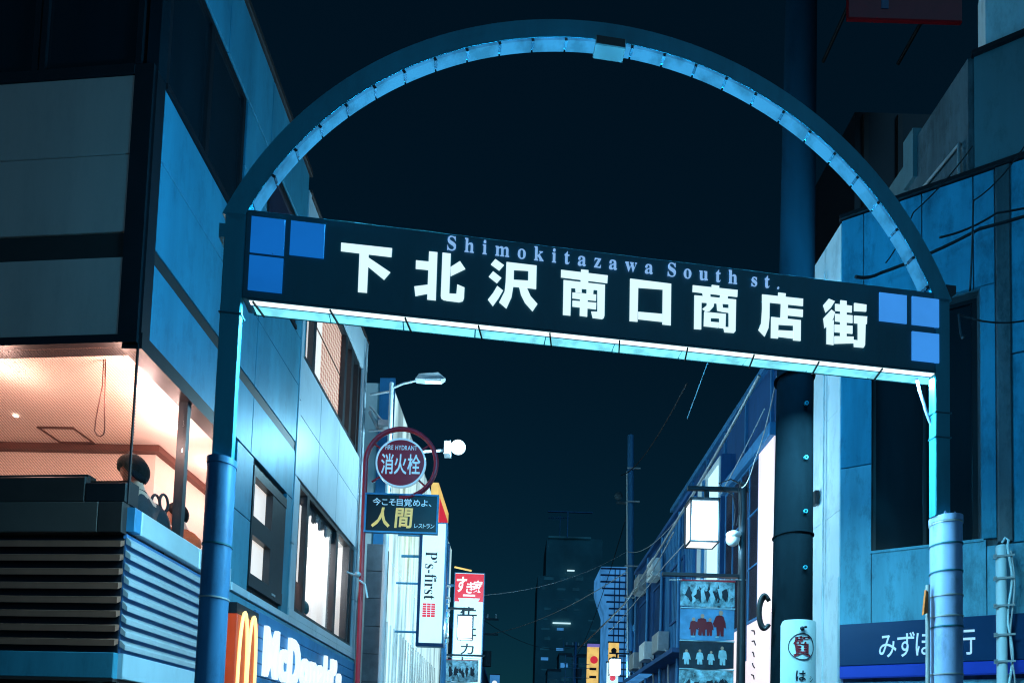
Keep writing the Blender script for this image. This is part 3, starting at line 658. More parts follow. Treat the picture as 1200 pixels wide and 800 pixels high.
# sign board
sb = MB().box(-.042, 5.797, .0, .17, 5.082, 5.80, c=.006).build('sign_board', 'gate_dark', gate)
for (x0, x1), zs in (((.0, .255), ((5.45, 5.74), (5.145, 5.425))), ((.298, .56), ((5.465, 5.742),)), ((5.268, 5.525), ((5.48, 5.735),)), ((5.575, 5.832), ((5.48, 5.735), (5.158, 5.418)))):
    for z0, z1 in zs: B('square_tile', 'square' if x0 < 2 else 'square_r', sb, x0, x1, -.012, .003, z0, z1, c=.004)
KANJI = [
[[(684,5615),(1090,5619),(1087,5538),(685,5539)],[(829,5559),(909,5560),(909,5222),(831,5220)],[(891,5527),(1085,5415),(1034,5342),(895,5443)]],
[[(1374,5629),(1449,5630),(1451,5221),(1374,5221)],[(1273,5542),(1384,5543),(1383,5467),(1274,5465)],[(1268,5323),(1392,5354),(1390,5273),(1281,5237)],[(1481,5631),(1556,5631),(1556,5297),(1560,5231),(1510,5230),(1487,5243),(1481,5265)],[(1530,5296),(1605,5300),(1609,5382),(1676,5360),(1675,5268),(1665,5240),(1633,5227),(1524,5229)],[(1549,5515),(1628,5579),(1678,5512),(1553,5433)]],
[[(1911,5632),(1990,5585),(1948,5528),(1872,5576)],[(1897,5527),(1972,5475),(1933,5420),(1859,5471)],[(1934,5408),(1988,5371),(1953,5300),(1906,5223),(1859,5279),(1901,5342)],[(2000,5616),(2070,5615),(2072,5458),(2070,5410),(2059,5322),(2018,5216),(1951,5266),(1993,5362),(1999,5449)],[(2000,5616),(2256,5616),(2256,5561),(2002,5546)],[(2181,5611),(2256,5616),(2258,5410),(2184,5413)],[(2054,5472),(2185,5479),(2256,5480),(2258,5410),(2178,5411),(2056,5408)],[(2109,5419),(2182,5413),(2213,5349),(2273,5288),(2231,5216),(2163,5285),(2128,5349)]],
[[(2452,5605),(2853,5604),(2850,5530),(2453,5534)],[(2619,5628),(2689,5629),(2689,5502),(2618,5503)],[(2475,5520),(2548,5521),(2548,5218),(2478,5218)],[(2475,5520),(2831,5520),(2830,5464),(2477,5452)],[(2759,5520),(2831,5520),(2833,5250),(2827,5230),(2812,5218),(2728,5219),(2712,5278),(2765,5282)],[(2573,5473),(2635,5474),(2637,5425),(2579,5423)],[(2669,5470),(2736,5468),(2733,5419),(2670,5421)],[(2552,5422),(2759,5427),(2758,5368),(2553,5367)],[(2554,5353),(2761,5357),(2760,5295),(2555,5297)],[(2617,5425),(2689,5424),(2688,5224),(2618,5226)]],
[[(3035,5599),(3114,5599),(3115,5229),(3039,5227)],[(3035,5599),(3397,5596),(3396,5534),(3037,5519)],[(3317,5595),(3397,5596),(3400,5229),(3320,5229)],[(3111,5321),(3324,5326),(3324,5251),(3113,5251)]],
[[(3577,5606),(3981,5610),(3978,5542),(3576,5541)],[(3743,5628),(3817,5628),(3816,5548),(3740,5545)],[(3661,5553),(3738,5553),(3742,5506),(3671,5498)],[(3819,5548),(3894,5545),(3894,5501),(3815,5505)],[(3593,5519),(3663,5521),(3665,5223),(3595,5220)],[(3593,5519),(3965,5524),(3961,5474),(3595,5454)],[(3894,5519),(3967,5523),(3966,5243),(3951,5224),(3863,5220),(3849,5272),(3898,5274)],[(3704,5475),(3774,5475),(3770,5435),(3734,5391),(3699,5383),(3663,5405),(3702,5440)],[(3789,5472),(3846,5470),(3851,5438),(3917,5440),(3916,5395),(3847,5396),(3795,5403)],[(3681,5384),(3747,5384),(3745,5254),(3679,5253)],[(3681,5384),(3878,5386),(3876,5340),(3682,5329)],[(3814,5383),(3878,5386),(3876,5255),(3815,5253)],[(3739,5303),(3818,5305),(3817,5253),(3740,5253)]],
[[(4336,5631),(4412,5630),(4409,5583),(4335,5579)],[(4191,5597),(4569,5601),(4568,5529),(4192,5525)],[(4191,5597),(4267,5596),(4267,5396),(4259,5301),(4224,5218),(4161,5275),(4186,5340),(4193,5463)],[(4361,5544),(4432,5543),(4430,5400),(4358,5402)],[(4426,5501),(4568,5503),(4567,5432),(4427,5431)],[(4275,5407),(4347,5407),(4346,5217),(4274,5216)],[(4275,5407),(4549,5407),(4548,5350),(4275,5336)],[(4474,5405),(4549,5407),(4549,5218),(4474,5216)],[(4342,5296),(4479,5304),(4477,5231),(4343,5233)]],
[[(4798,5629),(4862,5611),(4823,5544),(4770,5489),(4745,5562)],[(4823,5535),(4863,5510),(4843,5441),(4761,5347),(4747,5445)],[(4778,5406),(4851,5447),(4850,5214),(4778,5216)],[(4903,5627),(4968,5626),(4969,5241),(4903,5243)],[(4855,5589),(5017,5588),(5015,5521),(4856,5521)],[(4856,5500),(5022,5503),(5023,5428),(4856,5426)],[(4851,5404),(5023,5409),(5023,5332),(4852,5330)],[(4850,5299),(5033,5314),(5033,5250),(4851,5225)],[(5030,5616),(5151,5613),(5149,5545),(5030,5539)],[(5030,5502),(5157,5507),(5154,5433),(5031,5429)],[(5065,5466),(5144,5465),(5138,5244),(5125,5219),(5031,5217),(5026,5285),(5066,5284)]],
]
def inset(p, d):
    a = sum(p[i][0]*p[(i+1)%len(p)][1]-p[(i+1)%len(p)][0]*p[i][1] for i in range(len(p))); s = 1 if a > 0 else -1; out = []
    for i in range(len(p)):
        A_, B_, C_ = Vector(p[i-1]), Vector(p[i]), Vector(p[(i+1)%len(p)]); e, f = (B_-A_).normalized(), (C_-B_).normalized()
        n = Vector((-e.y-f.y, e.x+f.x))*s
        if n.length < .2: out.append(p[i]); continue
        n = n.normalized(); k = d/max(.45, n.dot(Vector((-e.y, e.x))*s)); out.append((p[i][0]+n.x*k, p[i][1]+n.y*k))
    return out
for polys in KANJI:
    b = MB()
    for i, p in enumerate(polys): b.prism(inset([(x/1000, z/1000) for x, z in p], .004), -.006 - i*.0003, -.001)
    b.build('letter', 'kanji', sb)
bold = {}
for ch in 'ABCDEFGHIJKLMNOPQRSTUVWXYZ': bold[ch] = chr(0x1D400 + ord(ch) - 65)
for ch in 'abcdefghijklmnopqrstuvwxyz': bold[ch] = chr(0x1D41A + ord(ch) - 97)
letters(''.join(bold.get(c, c) for c in 'Shimokitazawa South st.'), 1.522, 4.345, 5.655, 5.772, -.004, 'english', sb, -.006, .008, 'letter', 4.2)
# light trough under the board
lp = MB().box(.0, 5.82, .001, .008, 5.070, 5.081).box(.0, 5.82, .163, .17, 5.064, 5.081).build('light_trough', 'gate_dark', gate)
B('front_tube', 'tube', lp, .01, 5.80, .010, .052, 5.066, 5.081)
for k in range(10):
    x0 = .02 + k*.585
    B('diffuser', 'diffuser', lp, x0+.004, x0+.577, .060, .161, 5.068, 5.081)
    MB().box(-.006, .006, .0, .165, -.014, .0).xf(Matrix.Translation((x0+.02, .005, 5.066)) @ Matrix.Rotation(R(-14), 4, 'Z')).build('cross_bar', 'darkmetal', lp)
B('divider', 'signblue', lp, .01, 5.8, .053, .059, 5.062, 5.081)
for k in range(6): lamp('AREA', (.5 + k*.97, .09, 5.045), 98, (.28, .78, 1.0), gate, .9, rot=(0, 0, 0), size_y=.1)

# ------------------------------------------------------------------ utility pole in front of the bank
def bolts(b, cx, cy, r, zs):
    for z in zs: b.ring((cx, z), .011, .02, cy-r-.012, cy-r+.004, 14)
up_ = thing('utility_pole', 'thick dark concrete utility pole passing behind the gate sign near the bank', 'pole', (2.735, 6.0, 0))
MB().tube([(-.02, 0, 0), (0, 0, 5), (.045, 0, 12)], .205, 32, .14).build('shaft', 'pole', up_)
for z in (5.47, 3.86, 2.2):
    MB().tube([(-.005, 0, z-.006), (-.005, 0, z+.006)], .192, 28).build('band', 'pole', up_)
for z in (5.12, 4.58, 4.05, 3.5):
    q = MB(); q.ring((.03, z), .012, .02, -.196, -.175, 16); q.build('bolt_ring', 'gate', up_)
pw = thing('pawn_sign', 'pale curved plate with 質 in a ring, hung round the utility pole', 'sign', (2.735, 6.0, 0))
RP = .212
def warp(v): a = v[0]/RP; rr = RP - v[1]; return (rr*math.sin(a), -rr*math.cos(a), v[2])
pb = MB(); N = 24; xs = [-.20 + .40*k/N for k in range(N+1)]
def topz(x): t = max(0, abs(x)-.15)/.05; return 2.99 - .05*(1-math.sqrt(max(0, 1-t*t)))
vs = []
for x in xs:
    for z, y in ((1.95, 0), (topz(x), 0), (topz(x), .008), (1.95, .008)): vs.append((x, y, z))
fs = []
for k in range(N):
    i, j = 4*k, 4*k+4
    fs += [(i,i+1,j+1,j),(i+1,i+2,j+2,j+1),(i+2,i+3,j+3,j+2),(i+3,i,j,j+3)]
fs += [(0,3,2,1),(4*N,4*N+1,4*N+2,4*N+3)]
pb.add(vs, fs).map(warp).build('plate', 'plate', pw)
MB().ring((.0, 2.73), .122, .129, -.004, .001, 40).map(warp).build('ring', 'ink', pw)
word('質', -.085, .085, 2.63, 2.83, -.003, 'letter', 'inkred', pw, .025, warp=warp)
word('は', -.06, .035, 2.40, 2.50, -.003, 'letter', 'ink', pw, .02, warp=warp)
word('シ', .075, .12, 2.395, 2.45, -.003, 'letter', 'ink', pw, .005, warp=warp)
word('ョ', .08, .12, 2.335, 2.38, -.003, 'letter', 'ink', pw, .005, warp=warp)
MB().ball((-.01, -.225, 2.90), .022, 1, .6, 1, 12, 8).ball((.022, -.225, 2.915), .015, 1, .6, .8, 12, 8).build('knot', 'ink', pw)
cl = MB()
for r, dx in ((.16, 0), (.15, .012), (.168, -.01)):
    cl.tube([(2.43 + dx + .055*math.cos(R(a)), 5.93 + dx, 3.08 + r*math.sin(R(a))) for a in range(50, 311, 10)], .02, 7)
tag(cl.build('cable_coil', 'cable'), 'loop of black cable tied to the left side of the thick utility pole', 'cable coil')

# ------------------------------------------------------------------ bank building on the right
bk = thing('bank_building', 'pale blue bank building with a dark tall window behind the right gate leg', 'building', (4.26683, 8.0, 0), math.atan2(-.4784237, .87812912))
def K(name, m, *a, c=0, p=None): return B(name, m, p or bk, *a, c=c)
# wall behind, with the window opening left free
W = MB().box(.02, .36, .03, .3, 0, 9.0).box(.36, 1.5, .03, .3, 0, 4.39).box(.36, 1.5, .03, .3, 7.53, 9.0).box(1.5, 9, .03, .3, 0, 9.0).build('wall', 'concrete_dk', bk)
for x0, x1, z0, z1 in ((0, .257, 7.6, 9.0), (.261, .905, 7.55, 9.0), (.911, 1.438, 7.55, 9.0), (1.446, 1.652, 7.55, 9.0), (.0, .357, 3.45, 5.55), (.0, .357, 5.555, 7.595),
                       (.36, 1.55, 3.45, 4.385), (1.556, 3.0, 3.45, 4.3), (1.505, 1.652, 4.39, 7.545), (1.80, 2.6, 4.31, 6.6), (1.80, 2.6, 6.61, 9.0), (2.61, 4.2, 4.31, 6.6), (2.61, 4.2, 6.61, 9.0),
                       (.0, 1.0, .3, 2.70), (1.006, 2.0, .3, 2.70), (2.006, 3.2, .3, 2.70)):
    K('panel', 'concrete' if z1 > 5.6 else 'concrete_lit', x0+.002, x1-.002, -.015, .03, z0+.003, z1-.003, c=.005)
K('pilaster', 'concrete_dk', 1.656, 1.795, -.06, .03, 4.32, 8.98, c=.012)
K('coping', 'dark', -.03, 9, -.05, .35, 9.004, 9.075, c=.01)
wn = window(bk, .362, 1.498, 4.395, 7.525, ((.95, .035),), .16, .05, .08, None, 'dark')
K('pane', 'darkglass', .412, .932, .2, .21, 4.445, 7.475, p=wn); K('pane', 'darkglass', .968, 1.448, .2, .21, 4.445, 7.475, p=wn)
K('sill', 'concrete_lit', .34, 1.52, -.03, .16, 4.36, 4.393)
# narrow return towards the side street
rt = (Matrix.Translation((4.26683, 8.0, 0)) @ Matrix.Rotation(math.atan2(-.4784237, .87812912), 4, 'Z')).inverted() @ Matrix.Translation((4.26, 8.0, 0))
for z0, z1 in ((0, 2.6), (2.605, 4.1), (4.105, 5.0), (5.005, 6.4), (6.405, 7.7), (7.705, 8.98)):
    for y0, y1 in ((.005, .42), (.43, .86)):
        MB().box(.0 if z0 >= 4.1 else -.02, .2, y0, y1, z0, z1).xf(rt).build('panel', 'concrete_lt', bk)
MB().box(.02, 5, .87, 1.2, 0, 8.96).xf(rt).build('wall', 'concrete_dk', bk)
MB().tube([(-.03, .38, 2.5), (-.03, .38, 8.6)], .012, 8).xf(rt).build('conduit', 'concrete_lt', bk)
MB().box(-.07, -.02, .52, .62, 5.3, 5.5).xf(rt).build('junction_box', 'darkmetal', bk)
# set-back upper block and its side wall
K('upper_block', 'block', 1.50, 5, .25, .4, 9.076, 10.82)
K('upper_coping', 'dark', 1.47, 5, .2, .42, 10.822, 10.88)
ub = rt @ Matrix.Translation((1.375, -.48, 0))
MB().box(.0, .12, .0, 1.2, 9.08, 10.82).xf(ub).build('upper_side', 'concrete_dk', bk)
MB().box(.03, .14, 1.21, 4.2, 9.08, 10.72).xf(ub).build('upper_side', 'block', bk)
MB().box(-.06, .1, 1.0, 1.22, 10.2, 10.95).xf(ub).build('upper_pier', 'block', bk)
MB().tube([(-.05, .1, 9.2), (-.05, .1, 9.75), (-.05, .9, 9.85)], .022, 8).xf(ub).build('vent_pipe', 'steel', bk)
K('roof_hut', 'concrete_lt', 1.645, 4, .4, .9, 10.86, 12.2)
K('roof_deck', 'concrete_dk', .05, 9, .3, 6, 8.7, 8.76)
bs = thing('bank_sign', 'dark navy fascia sign with white characters みずほ銀行 on the bank', 'sign', (4.26683, 8.0, 0), math.atan2(-.4784237, .87812912))
B('board', 'navy', bs, .003, 4.2, -.12, -.02, 2.90, 3.44, c=.008)
B('light_strip', 'blueglow', bs, .003, 4.2, -.115, -.02, 2.745, 2.896, c=.008)
letters('みずほ銀行', .44, 1.42, 3.01, 3.30, -.122, 'bankletter', bs, .006, .004, gap=.4)
cd = thing('conduit_pipe', 'white vertical conduit pipe with clamps and a cable twisted along it, right of the gate', 'pipe', (4.26683, 8.0, 0), math.atan2(-.4784237, .87812912))
MB().tube([(1.665, -.17, 0), (1.66, -.17, 4.22)], .052, 16).ball((1.66, -.17, 4.22), .055, 1, 1, .6).build('pipe', 'plate', cd)
cp = [(1.735 + .02*math.sin(z*7), -.19 + .018*math.cos(z*7), z) for z in [2 + .06*k for k in range(38)]] + [(1.73, -.18, 4.29), (1.70, -.17, 4.33), (1.67, -.17, 4.27)]
MB().tube(cp, .013, 7).build('cable', 'plate', cd)
MB().tube([(1.755 + .022*math.cos(z*5), -.2, z) for z in [2 + .06*k for k in range(37)]], .009, 6).build('cable', 'cable_lt', cd)
for z in (4.10, 3.84, 3.52, 3.18, 2.87, 2.55):
    MB().box(1.585, 1.775, -.235, -.222, z-.012, z+.012).box(1.58, 1.612, -.235, -.205, z-.025, z+.025).build('clamp', 'steel', cd)

# ------------------------------------------------------------------ street lamps with square lanterns and banners
def street_lamp(label, loc, rz, mirror=1):
    t = thing('street_lamp', label, 'street lamp', loc, rz, 'square lantern street lamps along the street')
    s = -mirror
    MB().tube([(0, 0, 0), (0, 0, 3), (0, 0, 6.02)], .075, 16, .06).build('post', 'darkmetal', t)
    MB().tube([(.07, .03, 3.2), (.055, .03, 5.9)], .028, 10).build('cable_duct', 'farblue', t)
    MB().box(min(.08*-s, .88*s), max(.08*-s, .88*s), -.03, .03, 5.88, 5.94).build('arm', 'darkmetal', t)
    MB().box(.56*s-.02 if s > 0 else .56*s-.05, .56*s+.05 if s > 0 else .56*s+.02, -.02, .02, 5.68, 5.885).build('hanger', 'darkmetal', t)
    cx = .645*s
    ln = MB()
    fr = .022
    for x in (cx-.23, cx+.23-fr):
        for y in (-.17, .17-fr): ln.box(x, x+fr, y, y+fr, 5.02, 5.68)
    for z in (5.0, 5.66): ln.box(cx-.23, cx+.23, -.17, -.17+fr, z, z+.025).box(cx-.23, cx+.23, .17-fr, .17, z, z+.025).box(cx-.23, cx-.23+fr, -.148, .148, z, z+.025).box(cx+.23-fr, cx+.23, -.148, .148, z, z+.025)
    ln.box(cx-.235, cx+.235, -.175, .175, 5.686, 5.70)
    lo = ln.build('lantern_frame', 'darkmetal', t)
    MB().box(cx-.205, cx+.205, -.145, .145, 5.01, 5.655).build('lantern_glass', 'lantern', lo)
    lamp('POINT', (cx, -.3, 5.25), 90, (.36, .78, 1), t, .06)
    lamp('POINT', (cx, .3, 5.25), 90, (.36, .78, 1), t, .06)
    MB().box(min(.02*-s, 1.25*s), max(.02*-s, 1.25*s), -.035, .035, 4.50, 4.55).build('arm', 'darkmetal', t)
    MB().tube([(.05*-s, -.05, 4.46), (1.15*s, -.05, 4.42)], .008, 6).build('arm', 'steel', t)
    return t
L1 = street_lamp('nearest square lantern street lamp with stacked picture banners, right of the street', (3.53, 9.5, 0), 0)
L2 = street_lamp('square lantern street lamp in front of the red and white vertical sign', (-2.12, 18, 0), 0, -1)
L3 = street_lamp('small far lantern street lamp at the foot of the slim pole', (4.74, 24.8, 0), 0)
mr = MB().ball((3.36, 9.45, 5.10), .11, 1, .8, 1.05, 18, 12).ball((3.36, 9.42, 5.16), .118, 1, .85, .5, 18, 10)
mo = mr.build('camera_dome', 'white'); tag(mo, 'white round camera dome fixed on the nearest lantern street lamp post', 'camera')
MB().tube([(3.36, 9.5, 5.20), (3.47, 9.5, 5.22)], .015, 8).build('bracket', 'steel', mo)
wr_ = MB().tube([(3.5, 9.42, 5.95), (3.3, 9.40, 6.03), (3.12, 9.42, 5.97), (3.2, 9.43, 5.86), (3.34, 9.42, 5.80), (3.38, 9.41, 5.55), (3.36, 9.41, 5.3)], .01, 6)
wr_.tube([(3.42, 9.4, 5.9), (3.44, 9.4, 5.5), (3.40, 9.4, 5.3)], .009, 6)
tag(wr_.build('lamp_wiring', 'cable'), 'tangle of thin black wires on the arm of the nearest lantern street lamp', 'wires')

def blob_person(b, hd, x, z, h, y, rnd):
    """printed figure: a coat outline in b, a hair-and-face outline in hd"""
    w_ = h*.21; J = lambda: random.uniform(-.03, .03)*h
    hx = x + J()
    hd.prism([(hx + h*.085*math.cos(math.pi*k/5), z + h*.87 + h*.10*math.sin(math.pi*k/5)) for k in range(10)], y-.004, y-.002)
    P = [(x-h*.06, z+h*.78), (x-w_*.8+J(), z+h*.74), (x-w_*(1+rnd*.3)+J(), z+h*.45), (x-w_*1.1+J(), z+h*.32), (x-w_*.7, z+h*.34), (x-w_*.7+J(), z+h*.05), (x-w_*.6, z), (x-.015*h, z), (x, z+h*.22), (x+.03*h, z), (x+w_*.7+J(), z), (x+w_*.7, z+h*.34), (x+w_*1.2+J(), z+h*.30), (x+w_*1.1+J(), z+h*.5), (x+w_*.75+J(), z+h*.73), (x+h*.06, z+h*.78)]
    b.prism(P, y-.002, y)
def banner(label, loc, rows, w_):
    t = thing('banner', label, 'banner', loc, 0)
    for (z0, z1, base, kind) in rows:
        n = 14; vs = []; fs = []
        for k in range(n+1):
            x = -w_/2 + w_*k/n; y = -.05*math.sin(math.pi*k/n); sag = .03*math.sin(math.pi*k/n)
            for z, yy in ((z0-sag, y), (z1-sag*.3, y), (z1-sag*.3, y+.012), (z0-sag, y+.012)): vs.append((x, yy, z))
        for k in range(n):
            i, j = 4*k, 4*k+4; fs += [(i,i+1,j+1,j),(i+1,i+2,j+2,j+1),(i+2,i+3,j+3,j+2),(i+3,i,j,j+3)]
        fs += [(0,3,2,1),(4*n,4*n+1,4*n+2,4*n+3)]
        pn = MB().add(vs, fs, False).build('print_panel', base, t)
        cv = lambda v: (v[0], v[1] - .05*math.sin(math.pi*(v[0]/w_+.5)), v[2])
        h = z1 - z0; f = MB(); f2 = MB(); f3 = MB()
        if kind == 'crowd':
            for k in range(16): (f if k % 3 else f2).prism([(-w_*.42+w_*.056*k+random.uniform(-.03,.03)+.045*math.cos(a)*random.uniform(.5,1.3), z0+h*random.uniform(.3,.62)+.09*math.sin(a)*random.uniform(.5,1.5)) for a in [j*.7 for j in range(9)]], -.006-k*.0005, -.004)
        elif kind == 'three':
            for k, (x, hh) in enumerate(((-.24, .62), (-.10, .74), (.02, .6), (.20, .88))): blob_person(f, f3, x*w_/.9, z0+h*.10, h*hh, -.004-k*.0005, k*.3)
            f2.box(-w_*.3, w_*.2, -.006, -.004, z0+h*.04, z0+h*.09)
        elif kind == 'four':
            for k, (x, hh) in enumerate(((-.34, .6), (-.13, .6), (.05, .55), (.25, .75))): blob_person(f2, f3, x*w_/.9, z0+h*.1, h*hh, -.004-k*.0005, k*.2)
        if f.v: f.map(cv).build('printed_figures', 'ink' if kind != 'three' else 'inkred', pn)
        if f3.v: f3.map(cv).build('printed_heads', 'skin', pn)
        if f2.v: f2.map(cv).build('printed_figures', 'bannerpale', pn)
        B('seam', 'red' if z1 > rows[0][1]-.001 else 'bannerpale', pn, -w_/2, w_/2, -.03, .014, z1+.003, z1+.02)
    return t
banner('stack of four picture banners with printed figures under the nearest lantern street lamp', (2.97, 9.42, 0),
       ((4.02, 4.40, 'printcrowd', 'crowd'), (3.50, 3.97, 'bannerblue', 'three'), (3.06, 3.46, 'bannerdark', 'four'), (2.5, 3.02, 'printcrowd', 'crowd')), .84)
banner('printed crowd banner just below the red and white vertical sign', (-1.52, 17.95, 0), ((3.75, 4.36, 'printcrowd', 'crowd'), (2.9, 3.7, 'bannerpale', 'four')), .95)

# ------------------------------------------------------------------ fire hydrant sign on its red pole, with the plate below
hy = thing('fire_hydrant_sign', 'round dark red FIRE HYDRANT sign 消火栓 in a hoop on a red pole', 'sign', (-2.04, 8.0, 0))
MB().tube([(.02, 0, 0), (-.02, 0, 5.42)] + [(.45 - .47*math.cos(R(a)), 0, 5.44 + .47*math.sin(R(a))) for a in range(6, 271, 8)], .032, 12).build('pole_hoop', 'red', hy)
MB().tube([(.45 + .47*math.sin(R(a)), 0, 5.44 - .47*math.cos(R(a))) for a in range(8, 60, 8)], .03, 10).build('hoop_end', 'red', hy)
hd = MB().disc((.45, 5.44), .33, -.02, .02, 48).build('disc', 'red', hy)
MB().ring((.45, 5.44), .312, .334, -.027, .012, 56).build('rim', 'paleletter', hd)
letters('消火栓', .19, .71, 5.31, 5.56, -.0215, 'paleletter', hd, .012, .002, gap=.5)
letters('FIRE HYDRANT', .24, .66, 5.615, 5.675, -.0215, 'paleletter', hd, .004, .002)
for a in (35, 145, 215, 318): MB().tube([(.45+.32*math.cos(R(a)), .0, 5.44+.32*math.sin(R(a))), (.45+.46*math.cos(R(a)), .0, 5.44+.46*math.sin(R(a)))], .014, 8).build('stay', 'red', hy)
MB().tube([(-.05, 0, 3.9), (-.20, -.02, 3.95)], .016, 8).ball((-.05, -.03, 3.92), .04).build('clamp', 'steel', hy)
MB().tube([(-.02, -.07, 3.83), (.06, -.07, 3.78), (.10, -.07, 3.60)], .014, 8).build('strap', 'cable_lt', hy)
ap = thing('advert_plate', 'small black plate with gold 人間 lettering below the round hydrant sign', 'sign', (-2.04, 8.0, 0))
AS = Matrix.Rotation(R(-1.5), 4, 'Y')
B('board', 'signblack', ap, .02, .955, -.02, .02, 4.51, 5.0, c=.004)
fb = MB()
fb.box(.0, .975, -.03, .022, 4.49, 4.512).box(.0, .975, -.03, .022, 4.998, 5.02).box(.0, .022, -.028, .022, 4.512, 4.998).box(.953, .975, -.028, .022, 4.512, 4.998)
fb.build('frame', 'signblue', ap)
letters('今こそ目覚めよ、', .10, .88, 4.865, 4.955, -.0215, 'paleletter', ap, .008, .002, gap=1.2)
word('人', .09, .34, 4.56, 4.83, -.0215, 'letter', 'gold', ap, .03, .15, .002)
word('間', .40, .64, 4.56, 4.83, -.0215, 'letter', 'gold', ap, .022, .06, .002)
letters('レストラン', .665, .93, 4.57, 4.625, -.0215, 'paleletter', ap, .004, .002)
for z in (4.62, 4.9): MB().tube([(-.02, 0, z), (.02, 0, z)], .02, 8).build('bracket', 'red', ap)

# ------------------------------------------------------------------ left side of the street beyond
pr = thing('tiled_pier', 'narrow grey tiled wall pier behind the red hydrant pole', 'wall', (-3.42, 13.75, 0))
B('core', 'dark', pr, .01, .40, .02, .5, 0, 6.3)
for k in range(10):
    for j in range(1): B('tile', 'tile', pr, .0, .40, -.01, .03, .02+k*.63, .64+k*.63, c=.008)
wb = thing('lit_facade_building', 'tall building with a glaring white lit facade behind the hydrant sign', 'building', (-3.28, 15.0, 0), math.atan2(.9997, .0238))
B('wall', 'white', wb, .0, 12, .0, 4, 0, 10.85)
for k in range(10):
    B('glow_panel', 'facadelight', wb, .05+k*1.2, 1.2+k*1.2, -.05, -.002, 6.45, 10.7, c=.01)
    B('glow_panel', 'facadelight', wb, .05+k*1.2, 1.2+k*1.2, -.05, -.002, 2.2, 6.42, c=.01)
    if k < 7:
        for j in range(3): B('fin', 'white', wb, .2+k*1.2+j*.4, .23+k*1.2+j*.4, -.09, -.051, 2.2, 4.85)
B('corner_trim', 'farblue', wb, -.06, .0, -.08, .3, 0, 10.95)
bkq = MB()
bkq.tube([(-3.36, 13.2, 9.47), (-2.9, 13.1, 9.50)], .025, 8).tube([(-3.36, 13.2, 9.2), (-2.95, 13.1, 8.72)], .02, 8).tube([(-3.36, 13.2, 8.65), (-2.9, 13.1, 8.62)], .025, 8)
bkq.tube([(-3.36, 13.25, 9.1), (-3.15, 13.2, 8.70), (-2.95, 13.15, 8.74)], .05, 8).box(-3.12, -2.9, 13.0, 13.12, 8.68, 8.80)
tag(bkq.build('wall_bracket', 'steel'), 'pale metal bracket frame at the roof edge above the hydrant sign', 'bracket')
lp2 = thing('road_light', 'tall pole with one unlit arm lamp above and one glaring lit lamp below', 'street lamp', (-2.86, 13.0, 0))
MB().tube([(.06, 0, 0), (0, 0, 9.62)], .075, 14, .045).build('pole', 'concrete_lt', lp2)
MB().tube([(.0, 0, 9.5), (.25, 0, 9.62), (.62, 0, 9.72)], .025, 8).build('arm', 'steel', lp2)
hdm = MB().add([(.52,-.09,9.69),(.60,-.09,9.80),(1.02,-.08,9.85),(1.17,-.05,9.74),(1.10,-.08,9.70),(.70,-.09,9.68)] + [(.52,.09,9.69),(.60,.09,9.80),(1.02,.08,9.85),(1.17,.05,9.74),(1.10,.08,9.70),(.70,.09,9.68)],
     [(0,5,4,3,2,1),(6,7,8,9,10,11)] + [(i,(i+1)%6,(i+1)%6+6,i+6) for i in range(6)])
hdm.build('lamp_head', 'steel', lp2)
MB().box(.72, 1.08, -.06, .06, 9.665, 9.685).build('lamp_lens', 'concrete_lt', lp2)
MB().tube([(.02, 0, 8.0), (.8, 0, 8.12), (1.22, 0, 8.16)], .028, 8).build('arm', 'concrete_lt', lp2)
lh = MB().box(1.20, 1.34, -.12, .12, 8.05, 8.33, c=.02).build('lamp_head', 'steel', lp2)
MB().ball((1.5, -.02, 8.23), .15, 1.1, 1, 1, 18, 12).build('lamp_glass', 'bulb', lp2)
lamp('POINT', (1.52, -.30, 8.1), 480, (.40, .80, 1), lp2, .12)
ps = thing('vertical_sign', 'tall white lightbox sign reading P’s-first sideways with a red seal', 'sign', (-2.60, 16.0, 0))
B('case', 'signblue', ps, .0, .73, .01, .30, 4.42, 7.72)
B('case_edge', 'navy', ps, .0, .075, -.01, .009, 4.42, 7.72)
B('face', 'lightbox', ps, .08, .68, -.02, .009, 4.50, 7.68, c=.006)
B('case_edge', 'navy', ps, .0, .73, -.012, .0095, 4.40, 4.49)
ser = ''.join(bold.get(c, c) for c in 'P’s-first')
word(ser, .17, .49, 5.64, 6.92, -.022, 'lettering', 'ink', ps, -.002, rot=-90)
sl = B('seal', 'redbox', ps, .15, .48, -.024, -.0205, 5.18, 5.54)
for k in range(1, 3): MB().box(.15+k*.11-.008, .15+k*.11+.008, -.026, -.0242, 5.18, 5.54).build('seal_line', 'lightbox', sl)
for k in range(1, 6): MB().box(.15, .48, -.0268, -.0262, 5.18+k*.06-.006, 5.18+k*.06+.006).build('seal_line', 'lightbox', sl)
for z in (4.8, 6.1, 7.4): MB().tube([(-.66, .15, z), (.0, .15, z)], .03, 8).build('bracket', 'signblue', ps)
yr = thing('side_sign', 'yellow bordered red sign seen edge-on above the P’s-first sign', 'sign', (-2.2, 16.35, 0), R(88.6))
B('border', 'yellow', yr, .0, 2.1, .0, .2, 6.6, 8.95, c=.01); B('face', 'redbox', yr, .22, 1.88, -.012, -.001, 6.8, 8.62)
MB().tube([(.3, .3, 7), (.3, 1.0, 7)], .04, 8).build('bracket', 'signblue', yr)
p5 = thing('cluttered_pole', 'blue pole with meter boxes and rings beside the P’s-first sign', 'pole', (-2.02, 17.6, 0))
MB().tube([(0, 0, 0), (-.02, 0, 7.7)], .085, 14, .07).build('shaft', 'farblue', p5)
MB().box(-.16, .10, -.2, -.07, 5.05, 5.35).ball((.0, -.14, 5.0), .12).build('meter_box', 'concrete_lt', p5)
